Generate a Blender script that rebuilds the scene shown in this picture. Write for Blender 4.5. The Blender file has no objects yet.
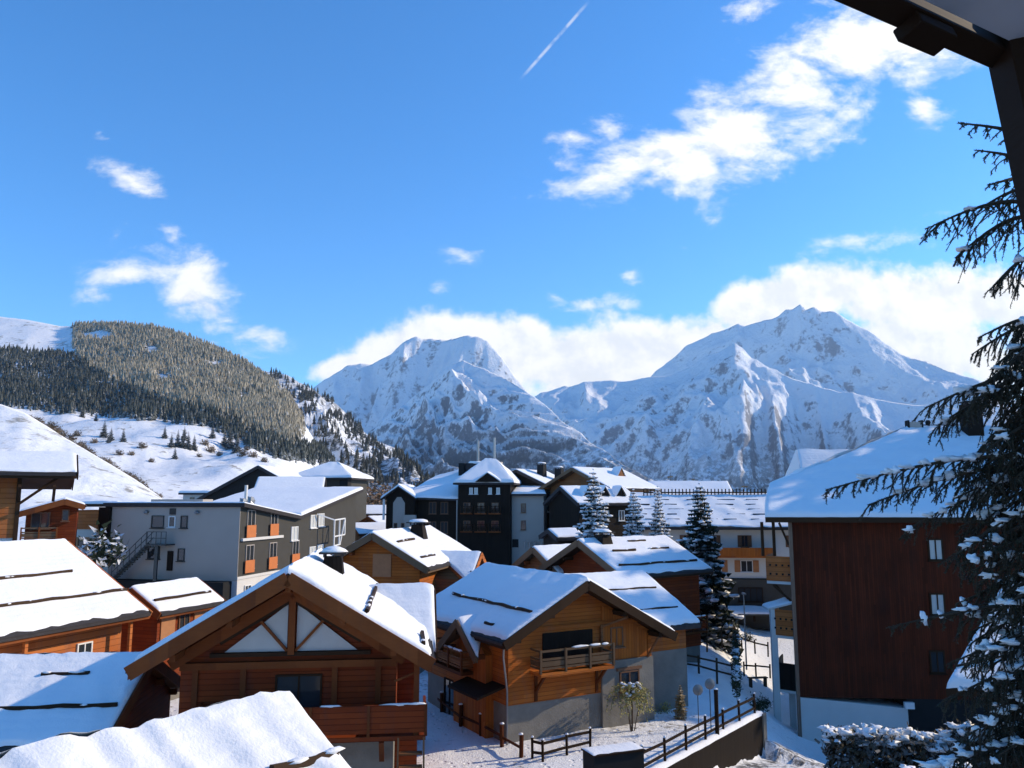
import bpy, bmesh, math, random
from mathutils import Vector, Matrix, noise
rnd = random.Random(7)
S = bpy.context.scene
COL = S.collection
R = math.radians
# ------------------------------------------------------------------ camera
F, CAMH = 808.0, 11.5
PITCH = math.atan(116.0 / F)
cp, sp = math.cos(PITCH), math.sin(PITCH)
def ray(px, py):
    a, b = (px - 512) / F, (384 - py) / F
    return Vector((a, cp - b * sp, sp + b * cp))
def U(px, py, Y):
    d = ray(px, py); d = d * (Y / d.y)
    return Vector((d.x, d.y, CAMH + d.z))
def G(px, py, z):
    d = ray(px, py); d = d * ((z - CAMH) / d.z)
    return Vector((d.x, d.y, z))
cam = bpy.data.cameras.new('camera'); cam.sensor_width = 36; cam.lens = F / 1024 * 36
cam.clip_start = .05; cam.clip_end = 60000
co = bpy.data.objects.new('camera', cam); COL.objects.link(co)
co.location = (0, 0, CAMH); co.rotation_euler = (R(90) + PITCH, 0, 0); S.camera = co
SUN_AZ, SUN_EL = 74, 26.5
# ------------------------------------------------------------------ node helpers
class NT:
    def __init__(s, tree): s.t = tree; s.n = tree.nodes; s.l = tree.links
    def node(s, typ, ins=None, **kw):
        n = s.n.new(typ)
        for k, v in kw.items(): setattr(n, k, v)
        for k, v in (ins or {}).items():
            s.set(n.inputs[k], v)
        return n
    def set(s, sock, v):
        if isinstance(v, bpy.types.NodeSocket): s.l.new(v, sock)
        elif isinstance(v, bpy.types.Node): s.l.new(v.outputs[0], sock)
        else:
            if sock.type == 'RGBA' and len(v) == 3: v = (*v, 1)
            sock.default_value = v
    def m(s, op, a, b=0.0, c=0.0, clamp=False):
        n = s.n.new('ShaderNodeMath'); n.operation = op; n.use_clamp = clamp
        for i, v in enumerate((a, b, c)): s.set(n.inputs[i], v)
        return n.outputs[0]
    def vm(s, op, a, b=(0, 0, 0)):
        n = s.n.new('ShaderNodeVectorMath'); n.operation = op
        s.set(n.inputs[0], a); s.set(n.inputs[1], b)
        return n
    def ss(s, v, lo, hi):
        n = s.n.new('ShaderNodeMapRange'); n.interpolation_type = 'SMOOTHSTEP'
        s.set(n.inputs[0], v); s.set(n.inputs[1], lo); s.set(n.inputs[2], hi)
        return n.outputs[0]
    def mix(s, f, a, b):
        n = s.n.new('ShaderNodeMix'); n.data_type = 'RGBA'
        s.set(n.inputs[0], f); s.set(n.inputs[6], a); s.set(n.inputs[7], b)
        return n.outputs[2]
    def noise(s, vec, scale, detail=4, rough=.55, dist=0):
        n = s.n.new('ShaderNodeTexNoise')
        if vec is not None: s.set(n.inputs['Vector'], vec)
        n.inputs['Scale'].default_value = scale; n.inputs['Detail'].default_value = detail
        n.inputs['Roughness'].default_value = rough; n.inputs['Distortion'].default_value = dist
        return n.outputs[0]
def newmat(name):
    m = bpy.data.materials.new(name); m.use_nodes = True
    nt = NT(m.node_tree); b = m.node_tree.nodes['Principled BSDF']
    return m, nt, b
def bump(nt, b, h, strength=.4, dist=.05):
    n = nt.node('ShaderNodeBump', {'Height': h, 'Strength': strength, 'Distance': dist})
    nt.l.new(n.outputs[0], b.inputs['Normal'])
def plain(name, col, rough=.6, var=.25, scale=3, metal=0, bumpy=0, bscale=20):
    m, nt, b = newmat(name)
    tc = nt.node('ShaderNodeTexCoord').outputs['Object']
    f = nt.noise(tc, scale, 5)
    lo = tuple(c * (1 - var) for c in col); hi = tuple(min(1, c * (1 + var)) for c in col)
    nt.set(b.inputs['Base Color'], nt.mix(f, lo, hi))
    b.inputs['Roughness'].default_value = rough; b.inputs['Metallic'].default_value = metal
    if rough > .7: b.inputs['Specular IOR Level'].default_value = .15
    if bumpy: bump(nt, b, nt.noise(tc, bscale, 6), bumpy)
    return m
def wood(name, a, c, plank=.17, axis='z', rough=.65, seam=.45):
    m, nt, b = newmat(name)
    tc = nt.node('ShaderNodeTexCoord').outputs['Object']
    sx = nt.node('ShaderNodeSeparateXYZ', {0: tc})
    x, y, z = sx.outputs
    if axis == 'z': p, q = z, nt.m('ADD', x, y)
    else: p, q = nt.m('ADD', x, y), z
    u = nt.m('DIVIDE', p, plank)
    fr = nt.m('FRACT', u); idx = nt.m('FLOOR', u)
    seg = nt.m('FLOOR', nt.m('ADD', nt.m('MULTIPLY', q, .35), nt.m('MULTIPLY', idx, .37)))
    wn = nt.node('ShaderNodeTexWhiteNoise', {'Vector': nt.node('ShaderNodeCombineXYZ', {0: idx, 1: seg}).outputs[0]}, noise_dimensions='2D').outputs[0]
    st = nt.node('ShaderNodeCombineXYZ', {0: nt.m('MULTIPLY', p, 22), 1: nt.m('MULTIPLY', q, 1.6)}).outputs[0]
    g = nt.noise(st, 1, 5, .6)
    blot = nt.noise(tc, .55, 4)
    f = nt.m('ADD', nt.m('MULTIPLY', wn, .45), nt.m('MULTIPLY', g, .35))
    f = nt.m('ADD', f, nt.m('MULTIPLY', nt.m('SUBTRACT', blot, .45), .9), clamp=True)
    colr = nt.mix(f, a, c)
    stn = nt.node('ShaderNodeCombineXYZ', {0: nt.m('MULTIPLY', nt.m('ADD', x, y), 1.1), 1: nt.m('MULTIPLY', z, .28)}).outputs[0]
    wz = nt.ss(nt.noise(stn, 1.3, 6, .68), .47, .72)
    grey = tuple((a[i] + c[i]) * .25 * .55 + sum(a) / 3 * .5 for i in range(3))
    colr = nt.mix(nt.m('MULTIPLY', wz, .42), colr, grey)
    edge = nt.m('MINIMUM', fr, nt.m('SUBTRACT', 1, fr))
    s = nt.ss(edge, 0.0, .09)
    dark = tuple(k * (1 - seam) for k in a)
    colr = nt.mix(s, dark, colr)
    nt.set(b.inputs['Base Color'], colr)
    b.inputs['Roughness'].default_value = rough
    b.inputs['Specular IOR Level'].default_value = .1
    bump(nt, b, nt.m('ADD', s, nt.m('MULTIPLY', g, .3)), .5, .02)
    return m
def snowmat(name, bs=2.2, strength=.35):
    m, nt, b = newmat(name)
    tc = nt.node('ShaderNodeNewGeometry').outputs['Position']
    f = nt.noise(tc, .6, 5)
    nt.set(b.inputs['Base Color'], nt.mix(f, (.80, .81, .83), (.88, .88, .88)))
    b.inputs['Roughness'].default_value = .75; b.inputs['Specular IOR Level'].default_value = .2
    h = nt.m('ADD', nt.noise(tc, bs, 6, .6), nt.m('MULTIPLY', nt.noise(tc, bs * 9, 3), .25))
    oz = nt.node('ShaderNodeSeparateXYZ', {0: nt.node('ShaderNodeTexCoord').outputs['Object']}).outputs[2]
    rows = nt.m('SINE', nt.m('ADD', nt.m('MULTIPLY', oz, 38), nt.m('MULTIPLY', nt.noise(tc, .8, 3), 5)))
    h = nt.m('ADD', h, nt.m('MULTIPLY', nt.m('MULTIPLY', rows, nt.ss(nt.noise(tc, .35, 3), .42, .62)), .10))
    bump(nt, b, h, strength, .12)
    return m
M = {}
M['snow'] = snowmat('snow')
M['larch'] = wood('larch_planks', (.30, .075, .012), (.52, .16, .03), .19)
M['larchv'] = wood('larch_boards', (.30, .075, .012), (.52, .16, .03), .17, 'x')
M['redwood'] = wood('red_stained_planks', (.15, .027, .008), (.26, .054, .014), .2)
M['orangewood'] = wood('orange_planks', (.36, .10, .025), (.56, .19, .055), .3)
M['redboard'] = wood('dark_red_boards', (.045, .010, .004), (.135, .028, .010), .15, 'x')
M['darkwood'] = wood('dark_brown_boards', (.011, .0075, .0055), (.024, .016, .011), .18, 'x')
M['brownwood'] = wood('weathered_planks', (.17, .07, .028), (.30, .13, .05), .2)
M['beam'] = wood('timber_beam', (.12, .032, .009), (.34, .105, .03), 90)
M['darkbeam'] = wood('dark_timber', (.034, .017, .008), (.062, .032, .016), 90)
M['greybeam'] = wood('grey_timber', (.13, .08, .045), (.21, .135, .08), 90)
M['tile'] = plain('dark_roof_tiles', (.045, .04, .04), .8, .4, 4)
M['concrete'] = plain('concrete', (.2, .185, .16), .9, .35, 1.4, 0, .3, 12)
M['render'] = plain('white_render', (.62, .60, .56), .85, .1, .8, 0, .1, 30)
M['warmrender'] = plain('warm_render', (.56, .53, .48), .85, .1, .8, 0, .1, 30)
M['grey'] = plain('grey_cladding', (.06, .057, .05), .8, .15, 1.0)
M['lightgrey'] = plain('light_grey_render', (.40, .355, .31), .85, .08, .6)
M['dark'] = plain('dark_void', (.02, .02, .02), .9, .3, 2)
M['metal'] = plain('steel', (.28, .28, .28), .4, .2, 3, .7)
M['darkmetal'] = plain('dark_steel', (.07, .068, .065), .5, .2, 3, .5)
M['copper'] = plain('gutter_copper', (.22, .15, .11), .45, .2, 3, .6)
M['orange'] = plain('orange_panel', (.52, .15, .03), .6, .2, 2)
M['shutter'] = plain('shutter_wood', (.38, .16, .06), .6, .2, 4)
M['whiteframe'] = plain('white_paint', (.75, .75, .73), .5, .06, 5)
M['brownframe'] = plain('brown_frame', (.16, .07, .03), .5, .2, 5)
M['palepane'] = plain('pale_pane', (.55, .56, .53), .3, .12, 2.5)  # pale grey, slightly mottled, for window panes
M['ceil'] = plain('soffit_paint', (.42, .42, .44), .8, .12, 1.5)
def glassmat():
    m, nt, b = newmat('window_glass')
    b.inputs['Base Color'].default_value = (.03, .035, .04, 1); b.inputs['Roughness'].default_value = .06
    b.inputs['Specular IOR Level'].default_value = .8
    tc = nt.node('ShaderNodeTexCoord').outputs['Object']
    bump(nt, b, nt.noise(tc, 1.5, 2), .03)
    return m
M['glass'] = glassmat()
# ------------------------------------------------------------------ mesh builder
def V(*a): return Vector(a)
class MB:
    def __init__(s): s.v = []; s.f = []
    def add(s, vs, fs):
        o = len(s.v); s.v += [tuple(p) for p in vs]; s.f += [tuple(i + o for i in f) for f in fs]
        return s
    def obox(s, c, ax, ay, az):
        c = Vector(c); ax, ay, az = Vector(ax) / 2, Vector(ay) / 2, Vector(az) / 2
        vs = [c + i * ax + j * ay + k * az for k in (-1, 1) for j in (-1, 1) for i in (-1, 1)]
        return s.add(vs, [(0, 2, 3, 1), (4, 5, 7, 6), (0, 1, 5, 4), (2, 6, 7, 3), (0, 4, 6, 2), (1, 3, 7, 5)])
    def box(s, x0, x1, y0, y1, z0, z1):
        return s.obox(((x0 + x1) / 2, (y0 + y1) / 2, (z0 + z1) / 2), (x1 - x0, 0, 0), (0, y1 - y0, 0), (0, 0, z1 - z0))
    def bar(s, p, q, w, h=None, up=(0, 0, 1)):
        p, q = Vector(p), Vector(q); h = h or w; d = q - p; L = d.length; d.normalize()
        u = Vector(up); r = d.cross(u)
        if r.length < 1e-4: r = d.cross(Vector((1, 0, 0)))
        r.normalize(); u = r.cross(d)
        return s.obox((p + q) / 2, d * L, r * w, u * h)
    def tube(s, pts, rad, n=6):
        o = len(s.v); pts = [Vector(p) for p in pts]
        for i, p in enumerate(pts):
            d = (pts[min(i + 1, len(pts) - 1)] - pts[max(i - 1, 0)]).normalized()
            a = d.orthogonal().normalized(); b = d.cross(a)
            r = rad[i] if isinstance(rad, (list, tuple)) else rad
            for k in range(n):
                t = 2 * math.pi * k / n
                s.v.append(tuple(p + a * (r * math.cos(t)) + b * (r * math.sin(t))))
        for i in range(len(pts) - 1):
            for k in range(n):
                k2 = (k + 1) % n
                s.f.append((o + i * n + k, o + i * n + k2, o + (i + 1) * n + k2, o + (i + 1) * n + k))
        s.f.append(tuple(o + k for k in reversed(range(n)))); e = o + (len(pts) - 1) * n
        s.f.append(tuple(e + k for k in range(n)))
        return s
    def slab(s, A, B, C, D, t):
        t = Vector((0, 0, t)); q = [Vector(p) for p in (A, B, C, D)]
        return s.add(q + [p - t for p in q], [(0, 3, 2, 1), (4, 5, 6, 7), (0, 1, 5, 4), (1, 2, 6, 5), (2, 3, 7, 6), (3, 0, 4, 7)])
    def extrude(s, poly, d):
        n = len(poly); d = Vector(d); q = [Vector(p) for p in poly]
        fs = [tuple(range(n)), tuple(range(2 * n - 1, n - 1, -1))]
        fs += [(i, i + n, (i + 1) % n + n, (i + 1) % n) for i in range(n)]
        return s.add(q + [p + d for p in q], fs)
    def blob(s, c, r, seed=0, nu=8, nv=5, rough=.3, flat=False):
        o = len(s.v); c = Vector(c); r = Vector(r) if not isinstance(r, (int, float)) else Vector((r, r, r))
        for j in range(nv + 1):
            th = math.pi * j / nv
            for i in range(nu):
                ph = 2 * math.pi * i / nu
                d = Vector((math.sin(th) * math.cos(ph), math.sin(th) * math.sin(ph), math.cos(th)))
                k = 1 + rough * 1.6 * noise.noise(d * 1.7 + Vector((seed * 3.1, seed * 1.7, 0)))
                if flat and d.z < 0: d.z *= .25
                s.v.append(tuple(c + Vector((d.x * r.x, d.y * r.y, d.z * r.z)) * k))
        for j in range(nv):
            for i in range(nu):
                i2 = (i + 1) % nu
                s.f.append((o + j * nu + i, o + (j + 1) * nu + i, o + (j + 1) * nu + i2, o + j * nu + i2))
        return s
    def build(s, name, mat, parent=None, smooth=False, label=None, recalc=True, bevel=0):
        me = bpy.data.meshes.new(name); me.from_pydata(s.v, [], s.f)
        if recalc:
            bm = bmesh.new(); bm.from_mesh(me)
            bmesh.ops.recalc_face_normals(bm, faces=bm.faces); bm.to_mesh(me); bm.free()
        if isinstance(mat, (list, tuple)):
            for k in mat: me.materials.append(k)
        else: me.materials.append(mat)
        if smooth: me.polygons.foreach_set('use_smooth', [True] * len(me.polygons))
        o = bpy.data.objects.new(name, me); COL.objects.link(o)
        if parent: o.parent = parent
        if label: o['label'] = label
        if bevel:
            b = o.modifiers.new('bevel', 'BEVEL'); b.width = bevel; b.segments = 1; b.limit_method = 'ANGLE'
        return o
def tag(o, label, cat, group=None, kind=None):
    if label: o['label'] = label
    if cat: o['category'] = cat
    if group: o['group'] = group
    if kind: o['kind'] = kind
    return o
def T(name, label, cat, loc=(0, 0, 0), rz=0, group=None):
    o = bpy.data.objects.new(name, None); COL.objects.link(o); o.empty_display_size = .2
    o.location = loc; o.rotation_euler = (0, 0, rz)
    return tag(o, label, cat, group)
def struct(name, mb, mat, smooth=False, kind='structure'):
    o = mb.build(name, mat, None, smooth); o['kind'] = kind
    return o
def copy_tree(o, parent=None):
    c = o.copy(); COL.objects.link(c)
    if parent: c.parent = parent
    for ch in list(o.children): copy_tree(ch, c)
    return c
def steps(L, res):
    e = [0, .04, .11, .22, .36]
    if L < 1.2: return [i / 4 * L for i in range(5)]
    n = max(1, int((L - .72) / res)); mid = [.36 + (L - .72) * i / n for i in range(1, n)]
    return e + mid + [L - x for x in reversed(e)]
def snow_quad(parent, A, B, C, D, thick=.22, res=.32, rag=.25, seed=0, ridge=True, name='snow', lump=.35, ripple=0, bulge=None):
    """wind-packed snow lying on a roof plane: A,B top edge, C,D bottom edge (A-D and B-C run down the slope)"""
    A, B, C, D = (Vector(p) for p in (A, B, C, D))
    Lu = max((B - A).length, (C - D).length); Lv = ((D - A).length + (C - B).length) / 2
    us, vs = steps(Lu, res), steps(Lv, res); mb = MB(); nu, nv = len(us), len(vs)
    so = Vector((seed * 7.3, seed * 3.1, 0))
    for j, v in enumerate(vs):
        for i, u in enumerate(us):
            fu = u / Lu
            rg = rag * (.35 + .65 * noise.noise(Vector((u * 1.1, seed * 5.7, .3))) + .35 * noise.noise(Vector((u * 4.2, seed * 2.7, 1.3))))
            fv = v / Lv * (1 - max(0, rg) / Lv)
            if bulge:
                bo = bulge[1] * (fv / bulge[0] if fv < bulge[0] else (1 - fv) / (1 - bulge[0])); fu = bo + (1 - bo) * fu
            p = (A.lerp(B, fu)).lerp(D.lerp(C, fu), fv)
            du = min(u, Lu - u); dv = Lv - v if ridge else min(v, Lv - v)
            e = min(du, dv); k = min(1, e / .3); k = math.sqrt(max(0, 1 - (1 - k) ** 2)) if k > 0 else 0
            h = thick * (1 + lump * noise.fractal(p * .55 + so, 1.0, 2.0, 3) + .16 * noise.noise(p * 2.3 + so) + .09 * noise.noise(p * 6.1 + so))
            if ripple: h += ripple * (1 - 2.2 * abs(noise.noise(Vector((u * 1.5 - v * .35, v * .16, seed)))) ) + ripple * .5 * noise.noise(Vector((u * 4 - v, v * .4, seed)))
            h = .015 + h * (.12 + .88 * k)
            if i in (0, nu - 1) or j == nv - 1 or (j == 0 and not ridge): h = .012
            w = .05 * noise.noise(p * 1.3 + so)
            mb.v.append((p.x, p.y, p.z + h))
    for j in range(nv - 1):
        for i in range(nu - 1):
            a = j * nu + i; mb.f.append((a, a + nu, a + nu + 1, a + 1))
    o = mb.build(name, M['snow'], parent, True, recalc=False)
    me = o.data
    if me.polygons and sum(p.normal.z for p in me.polygons) < 0:
        me.flip_normals()
    return o
# ------------------------------------------------------------------ house kit
class House:
    pass
def half(P, az, px, py, side):
    """horizontal distance and drop from apex P along the gable plane to the eave seen at px,py"""
    d = Vector((math.cos(R(az)), -math.sin(R(az)), 0)) * side
    r = ray(px, py); k = r.x / r.y
    s = (k * P.y - P.x) / (d.x - k * d.y)
    Y = P.y + d.y * s
    return s, P.z - U(px, py, Y).z
def chalet(name, label, P, az, wl, wr, L, k, zg, over=(1.0, .6, .9), wall='larch', base=None, basemat='concrete', t=.28,
           roofmat='beam', snow=.14, guards=(), cat='chalet', group=None, res=.4, purlins=True, barge='beam', rag=.25, seed=None, fasc=True, ripple=0):
    h = House(); of, ob, oe = over
    rd = Vector((math.sin(R(az)), math.cos(R(az)), 0))
    o = P + rd * of
    e = T(name, label, cat, (o.x, o.y, zg), -R(az), group)
    h.e = e; h.wl, h.wr, h.L, h.k, h.zr, h.t = wl, wr, L, k, P.z - zg, t
    h.of, h.ob, h.oe = of, ob, oe; zr = h.zr; h.snow = snow; h.res = res
    seed = len(label) % 17 if seed is None else seed
    h.seed = seed
    zb = base or 0
    # walls
    def pent(x0, x1, z0):
        return [(x0, 0, z0), (x1, 0, z0), (x1, 0, zr - t - .03 - k * abs(x1)), (0, 0, zr - t - .03), (x0, 0, zr - t - .03 - k * abs(x0))]
    MB().extrude(pent(-wl, wr, zb), (0, L, 0)).build('wall', M[wall], e)
    if base: MB().box(-wl + .06, wr - .06, .06, L - .06, -1.5, zb - .005).build('base', M[basemat], e)
    # roof
    a, b = -wl - oe, wr + oe
    rf = MB().extrude([(a, -of, zr + k * a), (0, -of, zr), (b, -of, zr - k * b), (b, -of, zr - k * b - t), (0, -of, zr - t), (a, -of, zr + k * a - t)],
                      (0, L + of + ob, 0)).build('roof', M[roofmat], e)
    h.roof = rf
    tl = .05
    MB().extrude([(a - .03, -of - .0, zr + k * a + .002 - .03 * k), (0, -of, zr + .002), (b + .03, -of, zr - k * b + .002 - .03 * k), (b + .03, -of, zr - k * b + tl - .03 * k), (0, -of, zr + tl), (a - .03, -of, zr + k * a + tl - .03 * k)],
                 (0, L + of + ob, 0)).build('tiles', M['tile'], rf)
    # bargeboards along the verges
    if fasc:
        for y in (-of - .05, L + ob + .05):
            for x in (a, b):
                MB().bar((0, y, zr - .13), (x, y, zr - k * abs(x) - .13), .07, t + .16, up=(0, 0, 1)).build('bargeboard', M[barge], rf)
        for x in (a, b):
            sg = 1 if x > 0 else -1
            MB().box(x + sg * .0 - .03 + sg * .07, x + sg * .07 + .03, -of + .05, L + ob - .05, zr - k * abs(x) - .13, zr - k * abs(x) - .01).build('gutter', M['tile'], rf)
    if purlins:
        for x in ([0] + [-wl + .1, -wl * .5, wr * .5, wr - .1]):
            z = zr - k * abs(x) - t - .16
            MB().box(x - .1, x + .1, -of + .12, .0, z - .13, z + .1).build('purlin', M['beam' if roofmat != 'darkbeam' else 'darkbeam'], e)
    if snow:
        y0, y1 = -of + .0, L + ob - .0
        zt_ = zr + tl + .004
        snow_quad(rf, (0, y1, zt_), (0, y0, zt_), (a, y0, zt_ + k * a), (a, y1, zt_ + k * a), snow, res, rag, seed, ripple=ripple)
        snow_quad(rf, (0, y0, zt_), (0, y1, zt_), (b, y1, zt_ - k * b), (b, y0, zt_ - k * b), snow, res, rag, seed, ripple=ripple)
    for sd, dist, y0, y1 in guards:
        guard(h, sd, dist, y0, y1)
    return h
def guard(h, sd, dist, y0, y1):
    sg = 1 if sd == 'r' else -1
    z = h.zr - h.k * dist + h.snow * 1.25 + .05
    n = max(2, int((y1 - y0) / .9)); mb = MB(); pts = []
    for i in range(n + 1):
        y = y0 + (y1 - y0) * i / n
        pts.append((sg * (dist + .02 * rnd.uniform(-1, 1)), y, z + rnd.uniform(-.03, .05)))
    mb.tube(pts, .095, 5)
    for p in pts[::2]:
        mb.bar((p[0], p[1], h.zr - h.k * dist - .05), p, .05)
    mb.build('snow_guard', M['darkbeam'], h.roof)
    mb = MB()
    for i in range(n * 2):
        if rnd.random() < .25:
            y = y0 + (y1 - y0) * (i + rnd.random()) / (n * 2)
            mb.blob((sg * dist, y, z + .06), (.09, .25 * rnd.uniform(.6, 1.5), .05), i, 6, 4)
    if mb.v: mb.build('snow_rest', M['snow'], h.roof, True)
def wing(h, side, yc, hw, zr, xend, k=None, wall='larch', ov=(.7, .6), name='wing', guardd=None, purl=True, snow=None, roofmat='tile', barge=None, base=0):
    """a cross gable standing out of one slope; ridge runs along local x"""
    sg = 1 if side == 'r' else -1; k = k or h.k; oe, og = ov; t = .24; sn = snow or h.snow
    xi = max(0, (h.zr - zr) / h.k - .25); ze = zr - k * (hw + oe); xe = max(0, (h.zr - ze) / h.k - .25)
    if xe > xend: xe = xend - .1
    e = h.e; xw = xend - og
    MB().extrude([(0, yc - hw, 0), (0, yc + hw, 0), (0, yc + hw, zr - t - .03 - k * hw), (0, yc, zr - t - .03), (0, yc - hw, zr - t - .03 - k * hw)], (sg * xw, 0, 0)).build('wing_wall', M[wall], e)
    if base: MB().box(min(sg * .3, sg * (xw + .02)), max(sg * .3, sg * (xw + .02)), yc - hw - .02, yc + hw + .02, -1, base).build('wing_base', M['concrete'], e)
    mb = MB(); Q = []
    for s in (-1, 1):
        y = yc + s * (hw + oe)
        q = [V(sg * xi, yc, zr), V(sg * xend, yc, zr), V(sg * xend, y, ze), V(sg * xe, y, ze)]
        mb.slab(*q, t); Q.append(q)
    rf = mb.build('wing_roof', M[roofmat], e)
    for s in (-1, 1):
        y = yc + s * (hw + oe)
        MB().bar((sg * (xend + .04), yc, zr - .12), (sg * (xend + .04), y, ze - .12), .07, t + .14).build('bargeboard', M[barge or ('darkbeam' if roofmat == 'tile' else roofmat)], rf)
    for s, q in zip((-1, 1), Q):
        snow_quad(rf, *q, sn, h.res, .2, h.seed + 3)
        if guardd:
            d = guardd; z = zr - k * d + sn
            MB().tube([(sg * (xe + .2), yc + s * d, z), (sg * (xend - .25), yc + s * d, z)], .07, 5).build('snow_guard', M['darkbeam'], rf)
    if purl:
        for y in (yc, yc - hw + .1, yc + hw - .1):
            z = zr - k * abs(y - yc) - t - .14
            MB().box(min(sg * xw, sg * (xend - .1)), max(sg * xw, sg * (xend - .1)), y - .09, y + .09, z - .12, z + .1).build('purlin', M['beam'], e)
    return rf
def frame_of(h, face, s, off=0):
    if face == 'f': return V(s, -off, 0), V(1, 0, 0), V(0, -1, 0)
    if face == 'r': return V(h.wr + off, s, 0), V(0, 1, 0), V(1, 0, 0)
    if face == 'l': return V(-h.wl - off, s, 0), V(0, -1, 0), V(-1, 0, 0)
    return V(s, h.L + off, 0), V(-1, 0, 0), V(0, 1, 0)
def window(e, o, r, n, w, hh, frame='brownframe', pane='glass', shutters=None, name='window', mull=1, fw=.07):
    """o = centre point on the wall plane"""
    o, r, n = Vector(o), Vector(r), Vector(n); up = V(0, 0, 1); mb = MB(); d = .09
    for sx in (-1, 1): mb.obox(o + r * (sx * (w / 2 - fw / 2)) + n * (d / 2 - .01), r * fw, n * d, up * hh)
    for sz in (-1, 1): mb.obox(o + up * (sz * (hh / 2 - fw / 2)) + n * (d / 2 - .013), r * (w - 2 * fw), n * d, up * fw)
    for i in range(mull):
        x = -w / 2 + w * (i + 1) / (mull + 1)
        mb.obox(o + r * x + n * (d / 2 - .016), r * fw * .8, n * d, up * (hh - 2 * fw))
    f = mb.build(name, M[frame], e)
    MB().obox(o + n * .012, r * (w - fw), n * .03, up * (hh - fw)).build('pane', M[pane], f)
    mb = MB(); mb.obox(o - up * (hh / 2 + .04) + n * .08, r * (w + .16), n * .2, up * .06); mb.build('sill', M[frame], f)
    if shutters:
        for sx in (-1, 1):
            MB().obox(o + r * (sx * (w / 2 + w * .26)) + n * .04, r * (w * .48), n * .05, up * hh).build('shutter', M[shutters], e)
    return f
def win(h, face, s, z, w, hh, **kw):
    o, r, n = frame_of(h, face, s, kw.pop('off', 0)); o = o + V(0, 0, z)
    return window(h.e, o, r, n, w, hh, **kw)
def balcony(e, o, r, n, w, d, rail=1.0, mat='larch', post='beam', style='bars', nposts=4, slabmat='beam', floor=.16, snow=True, ends=True, cut=False):
    """o = wall point at floor level, centre"""
    o, r, n = Vector(o), Vector(r), Vector(n); up = V(0, 0, 1)
    b = MB().obox(o + n * (d / 2) - up * floor / 2, r * w, n * d, up * floor).build('balcony', M[slabmat], e)
    mb = MB(); mp = MB(); f = o + n * (d - .06)
    segs = [(f - r * (w / 2), f + r * (w / 2))]
    if ends: segs += [(o - r * (w / 2 - .04), f - r * (w / 2 - .04)), (o + r * (w / 2 - .04), f + r * (w / 2 - .04))]
    for p, q in segs:
        if style == 'bars':
            for zz in (.2, .62, rail - .05): mb.bar(p + up * zz, q + up * zz, .05, .1)
            mb.bar(p + up * .41, q + up * .41, .03, .24)
        else:
            mb.bar(p + up * (rail * .5 + .04), q + up * (rail * .5 + .04), .05, rail - .12)
            mb.bar(p + up * (rail - .02), q + up * (rail - .02), .1, .07)
    mb.build('railing', M[mat], b)
    for i in range(nposts):
        x = -w / 2 + w * i / (nposts - 1)
        MB().obox(f + r * x + up * (rail / 2) + n * .03, r * .1, n * .1, up * (rail + .04)).build('post', M[post], b)
    if cut:
        mb = MB()
        for i in range(4):
            for zz in (.35, .65):
                mb.obox(f + r * (-w * .36 + w * .24 * i) + n * .03 + up * (rail * zz + .04), r * .09, n * .012, up * .09)
        mb.build('cut_out', M['dark'], b)
    if snow:
        mb = MB()
        x = -w / 2 + .1
        while x < w / 2 - .3:
            l = rnd.uniform(.3, 1.2)
            if rnd.random() < .7: mb.blob(f + r * (min(x + l / 2, w / 2 - l / 2)) + up * (rail + .02), (abs(r.x) * l / 2 + .06, abs(r.y) * l / 2 + .06, .06), int(x * 10), 8, 4)
            x += l + .1
        if mb.v: mb.build('snow_rest', M['snow'], b, True)
    return b
def chimney(e, x, y, z0, z1, w=.8, d=.9, mat='darkwood', cap=True, name='chimney', slant=.12):
    mb = MB(); k = 1 - slant
    q = [(-w / 2, -d / 2), (w / 2, -d / 2), (w / 2, d / 2), (-w / 2, d / 2)]
    mb.add([(x + a, y + b, z0) for a, b in q] + [(x + a * k, y + b * k, z1) for a, b in q], [(0, 3, 2, 1), (4, 5, 6, 7), (0, 1, 5, 4), (1, 2, 6, 5), (2, 3, 7, 6), (3, 0, 4, 7)])
    c = mb.build(name, M[mat], e)
    if cap:
        MB().box(x - w * .55, x + w * .55, y - d * .55, y + d * .55, z1 + .12, z1 + .2).build('cap', M['tile'], c)
        mb = MB()
        for sx in (-1, 1):
            for sy in (-1, 1): mb.box(x + sx * w * .35 - .04, x + sx * w * .35 + .04, y + sy * d * .35 - .04, y + sy * d * .35 + .04, z1 - .02, z1 + .13)
        mb.build('cap_support', M['tile'], c)
        MB().blob((x, y, z1 + .2), (w * .56, d * .56, .24), int(x * 7 + y), 10, 6, .15, True).build('snow_cap', M['snow'], c, True)
    return c
# ================================================================== HOUSES
# ---- timber chalet with the glazed gable (foreground)
az = -7
P = U(288, 575, 29.5)
s1, d1 = half(P, az, 128, 671, -1); s2, d2 = half(P, az, 438, 664, 1)
k = (d1 + d2) / (s1 + s2)
print('front', s1, d1, s2, d2, k)
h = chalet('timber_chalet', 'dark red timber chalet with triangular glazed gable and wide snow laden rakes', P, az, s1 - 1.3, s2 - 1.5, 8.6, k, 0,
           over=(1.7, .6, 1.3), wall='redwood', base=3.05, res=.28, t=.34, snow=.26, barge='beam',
           guards=[('r', s2 * .52, -1.5, 7.4), ('r', s2 * .9, -1.3, 1.0)])
e = h.e
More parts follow.
